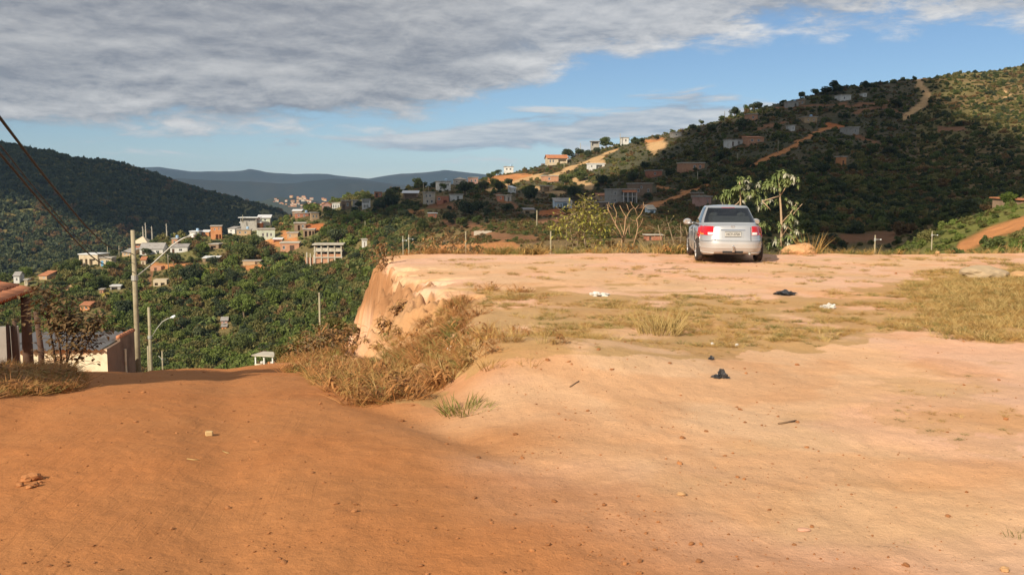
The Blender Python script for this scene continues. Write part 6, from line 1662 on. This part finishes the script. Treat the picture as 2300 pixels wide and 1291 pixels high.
branchy('thin dry shrub with sparse leaves close left of the car', 'dry_shrub', Pq, [(S_((1525, 575, 0), (1510, 535, 0), (1500, 500, 0)), .8), (S_((1525, 575, 0), (1530, 530, .1), (1528, 500, .1)), .8), (S_((1500, 575, .1), (1485, 540, .1), (1478, 505, .1)), .7), (S_((1540, 575, 0), (1546, 540, 0), (1540, 510, 0)), .7)],
        [(1500, 505, 30, 40), (1528, 505, 26, 36), (1480, 515, 24, 40), (1510, 540, 34, 50), (1540, 530, 22, 36), (1485, 550, 22, 40)], leafmat('leaf_olive_dry', (.20, .17, .06), (.34, .25, .10), .3, .25), PALEBARK, 11, leaflen=(.06, .12), lw=.035)


# young trumpet trees with big hand shaped leaves, one beside and one behind the car
def palmate(mb, c, nrm, R, r_):
    t = np.cross(nrm, (0.3, 1, 0.1)); t /= np.linalg.norm(t); b = np.cross(nrm, t)
    for k in range(9):
        a = 6.2832 * k / 9 + r_.uniform(-.2, .4); d = t * math.cos(a) + b * math.sin(a)
        leaf(mb, c + d * R * .06, d - nrm * .1, R * r_.uniform(.65, 1.05), R * .42, r_.uniform(.25, .7), .3)


def trumpet(label, root, trunk, heads, seed):
    r_ = np.random.default_rng(seed); Y = root[1]; r = empty('trumpet_tree', root); tag(r, label, 'tree'); mb = MB()
    for pts, k0, k1 in trunk:
        Q = [at(a, b, Y + dy) - root for a, b, dy in pts]; n = len(Q); mb.tube(Q, [k0 + (k1 - k0) * i / (n - 1) for i in range(n)], 8)
    mb.build('trunk', mat('ringed_pale_bark', (.42, .30, .19), .85, .25, 14, bump=.3), r, smooth=True)
    heads = heads + [(h_[0] + r_.uniform(-17, 17), h_[1] + r_.uniform(-8, 14), h_[2] * r_.uniform(.55, .85), int(r_.random() < .12), h_[4] + r_.uniform(-.5, .5), h_[5] - r_.uniform(0, .5)) for h_ in heads for _ in range(5)]
    for i, (cx, cy, R, kind, ax, ay) in enumerate(heads):
        R = R * .66
        c = at(cx, cy, Y + r_.uniform(-.25, .25)) - root; l = MB(); n = np.array([ax * .6, -.55 + ay, .75]) + r_.normal(size=3) * .15; n /= np.linalg.norm(n)
        palmate(l, c, n, R, r_); o = l.build('leaf', CECROW if kind else CECRO, r)


P1 = at(1752, 570, 28.4); P1[2] = float(near_h(P1[0], 28.4)) - .1
trumpet('young trumpet tree with big drooping leaves right of the car', P1,
        [(S_((1752, 572, 0), (1756, 520, 0), (1754, 470, 0), (1751, 432, 0), (1750, 395, 0)), .046, .016), (S_((1752, 440, 0), (1735, 445, -.2), (1712, 452, -.3)), .022, .012), (S_((1752, 440, .1), (1762, 425, .1), (1770, 412, .1)), .02, .012), (S_((1756, 500, 0), (1775, 480, -.1), (1790, 455, -.1)), .02, .01), (S_((1757, 510, 0), (1786, 476, .2), (1802, 458, .2)), .018, .01), (S_((1757, 530, 0), (1770, 510, -.2), (1780, 520, -.2)), .018, .01), (S_((1712, 452, -.3), (1725, 465, -.3), (1731, 472, -.3)), .015, .01)],
        [(1750, 388, .30, 0, 0, 0), (1768, 396, .33, 0, .6, 0), (1735, 405, .30, 0, -.5, 0), (1718, 412, .30, 0, -.9, 0), (1782, 402, .22, 0, 1, 0), (1755, 402, .26, 0, 0, -.2), (1738, 418, .24, 1, -.4, 0), (1730, 448, .22, 1, -.6, .1), (1712, 452, .22, 1, -1, 0), (1775, 452, .20, 1, .6, 0), (1778, 484, .26, 0, .5, 0), (1770, 492, .24, 0, .1, -.1), (1785, 498, .20, 1, .9, 0), (1780, 515, .28, 0, .6, 0), (1793, 525, .24, 0, 1, 0), (1772, 528, .24, 0, .2, 0), (1762, 505, .2, 1, 0, 0), (1742, 540, .22, 1, -.6, 0), (1770, 545, .2, 1, .6, 0)], 4)
P2 = at(1664, 575, 28.9); P2[2] = float(near_h(P2[0], 28.9)) - .1
trumpet('second young trumpet tree showing above the car roof', P2,
        [(S_((1664, 578, 0), (1663, 500, 0), (1663, 440, 0), (1661, 408, 0)), .042, .016), (S_((1663, 435, 0), (1680, 433, .1), (1698, 436, .1)), .02, .012), (S_((1663, 450, 0), (1655, 458, -.1), (1648, 462, -.1)), .018, .01)],
        [(1662, 404, .24, 0, 0, 0), (1676, 405, .24, 1, .5, 0), (1650, 420, .28, 0, -.5, 0), (1668, 420, .22, 1, .2, 0), (1636, 430, .28, 0, -.8, 0), (1622, 438, .22, 0, -1, 0), (1640, 446, .26, 0, -.4, -.2), (1655, 432, .26, 0, 0, -.1), (1692, 432, .26, 0, .5, 0), (1704, 438, .22, 0, 1, 0), (1684, 438, .2, 1, .1, 0), (1628, 450, .2, 1, -.6, 0), (1716, 508, .24, 0, .8, 0), (1718, 500, .2, 0, .8, 0)], 5)

# withered big leafed weeds: on the cliff lip, on the cliff and on the rim
for i, (lb, px, py, Y, cl, hgt) in enumerate([
    ('withered brown leaf shoot leaning over the left lip of the earth cliff', 868, 600, 24.6, [(845, 562, 9, 16), (858, 575, 22, 24), (866, 590, 22, 26), (838, 585, 6, 12), (862, 604, 14, 22), (852, 552, 6, 10), (866, 560, 8, 12)], 45),
    ('withered rosette hanging low on the earth cliff face', 862, 735, 19.6, [(862, 722, 20, 18), (868, 734, 16, 16)], 18),
    ('second withered rosette higher on the earth cliff face', 895, 700, 18.8, [(890, 694, 18, 20), (912, 690, 20, 22), (925, 684, 12, 14)], 18),
    ('dry brown weeds with curled leaves behind the cliff top rim', 990, 575, 28.4, [(958, 552, 18, 26), (972, 540, 16, 20), (990, 552, 26, 36), (1010, 548, 24, 34), (1030, 552, 22, 34), (968, 562, 18, 30), (1050, 556, 14, 26), (940, 566, 8, 18)], 30),
    ('brown leafy weed bush left of the earth cliff foot', 760, 800, 17.5, [(745, 770, 30, 46), (775, 760, 34, 46), (700, 770, 30, 50), (680, 790, 26, 46), (720, 800, 36, 56), (760, 800, 36, 60), (790, 745, 18, 30), (735, 745, 16, 36)], 40),
]):
    P = at(px, py, Y)
    if i != 1 and i != 2: P[2] = float(near_h(P[0], Y)) - .05
    if i in (1, 2): P = near_hit(px, py, 14)
    sc_ = [(S_((px, py + 6, 0), ((px + c[0]) / 2, (py + c[1]) / 2, 0), (c[0], c[1], 0)), .5) for c in cl]
    branchy(lb, 'withered_weed', P, sc_, [(a, b, c * 2, d) for a, b, c, d in cl], DRYLEAF if i != 4 else leafmat('leaf_rust', (.26, .13, .05), (.38, .21, .08), .3, .2), PALEBARK, 30 + i, cat='weed', leaflen=(.10, .2), lw=.05, droop=1.0, rad=.014)
# green and brown bushes on the drop behind the road crest, left of the cliff
for i, (lb, px, py, R, kd) in enumerate([('dusty olive bush left of the cliff foot', 700, 765, .6, 'olive'), ('green brown bush behind the slender pole', 745, 735, .55, 'olive'), ('low green bush at the end of the road crest', 672, 815, .55, 'mid'), ('olive bush low beside the cliff foot', 780, 730, .45, 'olive'), ('dusty bush lowest of those left of the cliff', 650, 790, .6, 'olive')]):
    Y = 25.0 + i * .8; P = at(px, py + 25, Y); r = empty('bush', P, i * 1.3); tag(r, lb, 'bush')
    link('crown', CROWN[kd, i % 3], r, (0, 0, R * .5), None, (R, R, R * .8)); link('stem', TRUNK[i % 4], r, (0, 0, -R * 1.4), None, (R * .6, R * .6, R * 1.4))

# trees outside the view on the left whose shadows fall across the verge and the road
for i, (x, y, h, R, lb) in enumerate([(-8.5, 5.0, 3.6, 1.6, 'roadside tree outside the left edge, nearest the camera'), (-10.3, 6.3, 3.8, 1.9, 'roadside tree outside the left edge, further down the road'), (-12.2, 3.5, 4.2, 2.0, 'roadside tree outside the left edge, furthest from the road')]):
    r = empty('tree', (x, y, float(near_h(x, max(y, 0))))); tag(r, lb, 'tree')
    link('trunk', TRUNK[i], r, None, None, (R * .8, R * .8, h * .75)); link('crown', CROWN['mid', i % 3], r, (0, 0, h), None, (R, R, R * .8))

# ------------------------------------------------------------------ stones, clods, litter
STONE = mat('tan_stone', (.46, .27, .13), .9, .2, 6, bump=.3, obj_var=.2)
CLOD = mat('red_clod', (.36, .155, .06), .95, .25, 12, bump=.4, obj_var=.25)
BLACKBAG = mat('black_plastic', (.035, .035, .038), .35, .15, 8, spec=.5)
WHITEBAG = mat('white_plastic', (.58, .56, .52), .45, .08, 6, spec=.4)
ssrc = bpy.data.collections.new('stone_sources')
for k in range(6):
    me = MB().blob((0, 0, .3), (1, .8, .6), k, 2 if k < 2 else 1, .35, 1.6).mesh('stone%d' % k, CLOD); o = bpy.data.objects.new('r%02d' % k, me); ssrc.objects.link(o)


def f_stone(x, y, px, py):
    base = sst(fbm(x * 1.5, y * 1.5, 3, 251), .35, .65) * .8 + .12
    hot = np.exp(-(((px - 1320) / 190) ** 2 + ((py - 1240) / 70) ** 2)) * 2 + np.exp(-(((px - 1200) / 60) ** 2 + ((py - 1030) / 25) ** 2)) * 2 + np.exp(-(((px - 780) / 150) ** 2 + ((py - 1230) / 50) ** 2))
    return np.clip(base * .45 + hot * .6, 0, 1) * np.where(y < 9, 1, .45)


n0 = 22000; yy = np.exp(rn.uniform(math.log(3.4), math.log(27), n0)); pxx = rn.uniform(-150, 2450, n0); xx = (pxx - CX) / F * yy; zz_ = near_h(xx, yy); q1, q2 = pix(xx, yy, zz_)
k = rn.random(n0) < f_stone(xx, yy, q1, q2); xx, yy, zz_ = xx[k], yy[k], zz_[k]; n = len(xx)
sc = np.minimum(.0026 / np.sqrt(rn.random(n) + .01), .020) * np.interp(yy, [3, 10, 27], [.8, 1.4, 2.2])
scatter('gravel', 'small clods and pebbles strewn over the dirt', 'gravel', np.stack([xx, yy, zz_], 1), np.stack([sc, sc, sc * rn.uniform(.5, 1, n)], 1), np.stack([rn.uniform(-.4, .4, n), rn.uniform(-.4, .4, n), rn.uniform(0, 6.28, n)], 1), rn.integers(0, 6, n), ssrc)


def thing_blob(name, label, cat, px, py, r, m, seed=0, sub=3, amp=.3, rz=0.0, sink=.25, freq=1.4):
    P = near_hit(px, py); tag(MB().blob((0, 0, r[2] * (1 - sink)), r, seed, sub, amp, freq).build(name, m, None, P, False, (0, 0, rz)), label, cat)


bm = bmesh.new(); bmesh.ops.create_cube(bm, size=1); bmesh.ops.bevel(bm, geom=bm.edges[:], offset=.12, segments=2, affect='EDGES'); bme = bpy.data.meshes.new('stone')
for v in bm.verts: v.co = Vector((v.co.x * .050, v.co.y * .045, v.co.z * .034)) * (1 + .12 * random.uniform(-1, 1))
bm.to_mesh(bme); bm.free(); bme.materials.append(mat('yellow_stone', (.60, .42, .20), .85, .15, 30))
P = near_hit(470, 978); tag(link('stone', bme, None, P + np.array([0, 0, .014]), (0, 0, .3)), 'single squarish yellow stone lying on the red road', 'stone')
thing_blob('boulder', 'pale flat boulder half hidden in grass at the right edge', 'boulder', 2212, 625, (.50, .36, .17), mat('pale_rock', (.40, .30, .19), .9, .25, 3, bump=.4, stain=(.30, .21, .12)), 3, 3, .30, .2, .5)
thing_blob('stone', 'small brown stone right of the pale boulder', 'stone', 2290, 625, (.22, .18, .08), STONE, 5)
thing_blob('stone', 'round tan stone near the rim left of the pale boulder', 'stone', 2105, 571, (.07, .06, .06), STONE, 6)
thing_blob('stone', 'orange pebble at the bottom right corner', 'stone', 2256, 1283, (.020, .018, .014), STONE, 7)
thing_blob('stone', 'pale stone in the middle of the foreground dirt', 'stone', 1531, 1112, (.026, .02, .010), STONE, 8)
thing_blob('stone', 'pink flat stone left of the foreground tufts', 'stone', 1805, 1192, (.030, .022, .008), mat('pink_stone', (.55, .30, .20), .9, .15, 20), 9)
for i, (px, py, lb) in enumerate(((948, 845, 'tan earth lump at the foot of the dry grass'), (1600, 775, 'left white pebble below the straw tuft'), (1655, 778, 'right white pebble below the straw tuft'))):
    thing_blob('stone', lb, 'stone', px, py, (.10, .08, .08) if i == 0 else (.022, .02, .018), STONE if i == 0 else WHITEBAG, 12 + i)
# broken clods on the road
for i, (px, py, r0) in enumerate(((45, 1092, .022), (60, 1080, .035), (75, 1078, .040), (88, 1076, .022), (78, 1092, .026), (66, 1096, .018), (90, 1085, .015))):
    thing_blob('clod', 'broken earth clod of the small heap on the road at left', 'clod', px, py, (r0, r0 * .8, r0 * .6), CLOD, 20 + i, 2, .4)
for o in bpy.data.objects:
    if o.name.startswith('clod'): o['group'] = 'clods of the small heap on the road'
# earth mound at the rim behind the car
P = near_hit(1800, 564); P[1] += .15
mb = MB(); mb.blob((0, 0, .05), (.50, .42, .26), 4, 4, .22, 2.0); tag(mb.build('earth_mound', mat('mound_earth', (.56, .31, .155), .95, .15, 8, bump=.5), None, P, True), 'smooth orange mound of dumped earth right of the car', 'mound')


def bag(name, label, px, py, r, m, seed, rz=0.0, peak=0.0):
    bm = bmesh.new(); bmesh.ops.create_icosphere(bm, subdivisions=4, radius=1.0); P = near_hit(px, py); vs = []
    for v in bm.verts:
        p = v.co; n1 = fbm(p.x * 2.2 + seed, p.y * 2.2 + p.z * 1.3, 4, seed) - .5; n2 = abs(fbm(p.x * 4 + p.z * 3 + seed, p.y * 4 - p.z * 2, 3, seed + 5) - .5)
        k = 1 + 1.5 * n1 - 1.9 * n2; pk = peak * max(0, p.z) ** 3
        vs.append((p.x * r[0] * k * (1 - .6 * max(0, p.z) * (peak > 0)), p.y * r[1] * k * (1 - .6 * max(0, p.z) * (peak > 0)), max(-.004, p.z * r[2] * k + pk)))
    fs = [tuple(v.index for v in f.verts) for f in bm.faces]; bm.free()
    mb = MB(); mb.add(vs, fs); tag(mb.build(name, m, None, P + np.array([0, 0, .006]), False, (0, 0, rz)), label, 'plastic bag')


bag('plastic_bag', 'crumpled black plastic bag peaked like a tent on the pale dirt', 1618, 848, (.085, .06, .05), BLACKBAG, 3, .2, .045)
bag('plastic_bag', 'tiny black plastic scrap above the peaked black bag', 1597, 808, (.026, .02, .03), BLACKBAG, 5)
bag('plastic_bag', 'flat dark bag lying mid lot below the car', 1765, 662, (.22, .14, .06), BLACKBAG, 7, .1)
bag('plastic_bag', 'torn white plastic bag at the top of the lot left of the car', 1345, 665, (.17, .11, .06), WHITEBAG, 9, -.1)
bag('plastic_bag', 'white plastic bag with a handle loop right of the flat dark bag', 1860, 692, (.12, .09, .08), WHITEBAG, 11, .3)
bag('plastic_bag', 'small white scrap near the right edge grass', 2198, 709, (.09, .05, .015), WHITEBAG, 13)
bag('plastic_bag', 'pale crumpled scrap caught in the dry grass of the bank', 1012, 786, (.035, .03, .04), WHITEBAG, 15)
TW = mat('dry_twig', (.19, .12, .07), .85, .2, 10)
for i, (lb, pts, rr) in enumerate([('dark stick lying across the pale foreground', [(1748, 953), (1767, 950), (1788, 947)], .008), ('pale straw stem lying on the red road', [(420, 1031), (436, 1033), (447, 1034)], .003), ('short straw bit near the yellow stone', [(500, 1013), (508, 1017), (514, 1018)], .003), ('long thin twig on the lot in front of the car', [(1470, 607), (1510, 604), (1545, 606)], .012), ('twig lying on the pale slope', [(1280, 870), (1300, 858)], .006)]):
    Q = [near_hit(*p) + np.array([0, 0, rr * .8]) for p in pts]; c = Q[0]
    tag(MB().tube([p - c for p in Q], rr, 6).build('twig', TW if i not in (1, 2) else STRAW, None, c, True), lb, 'twig')
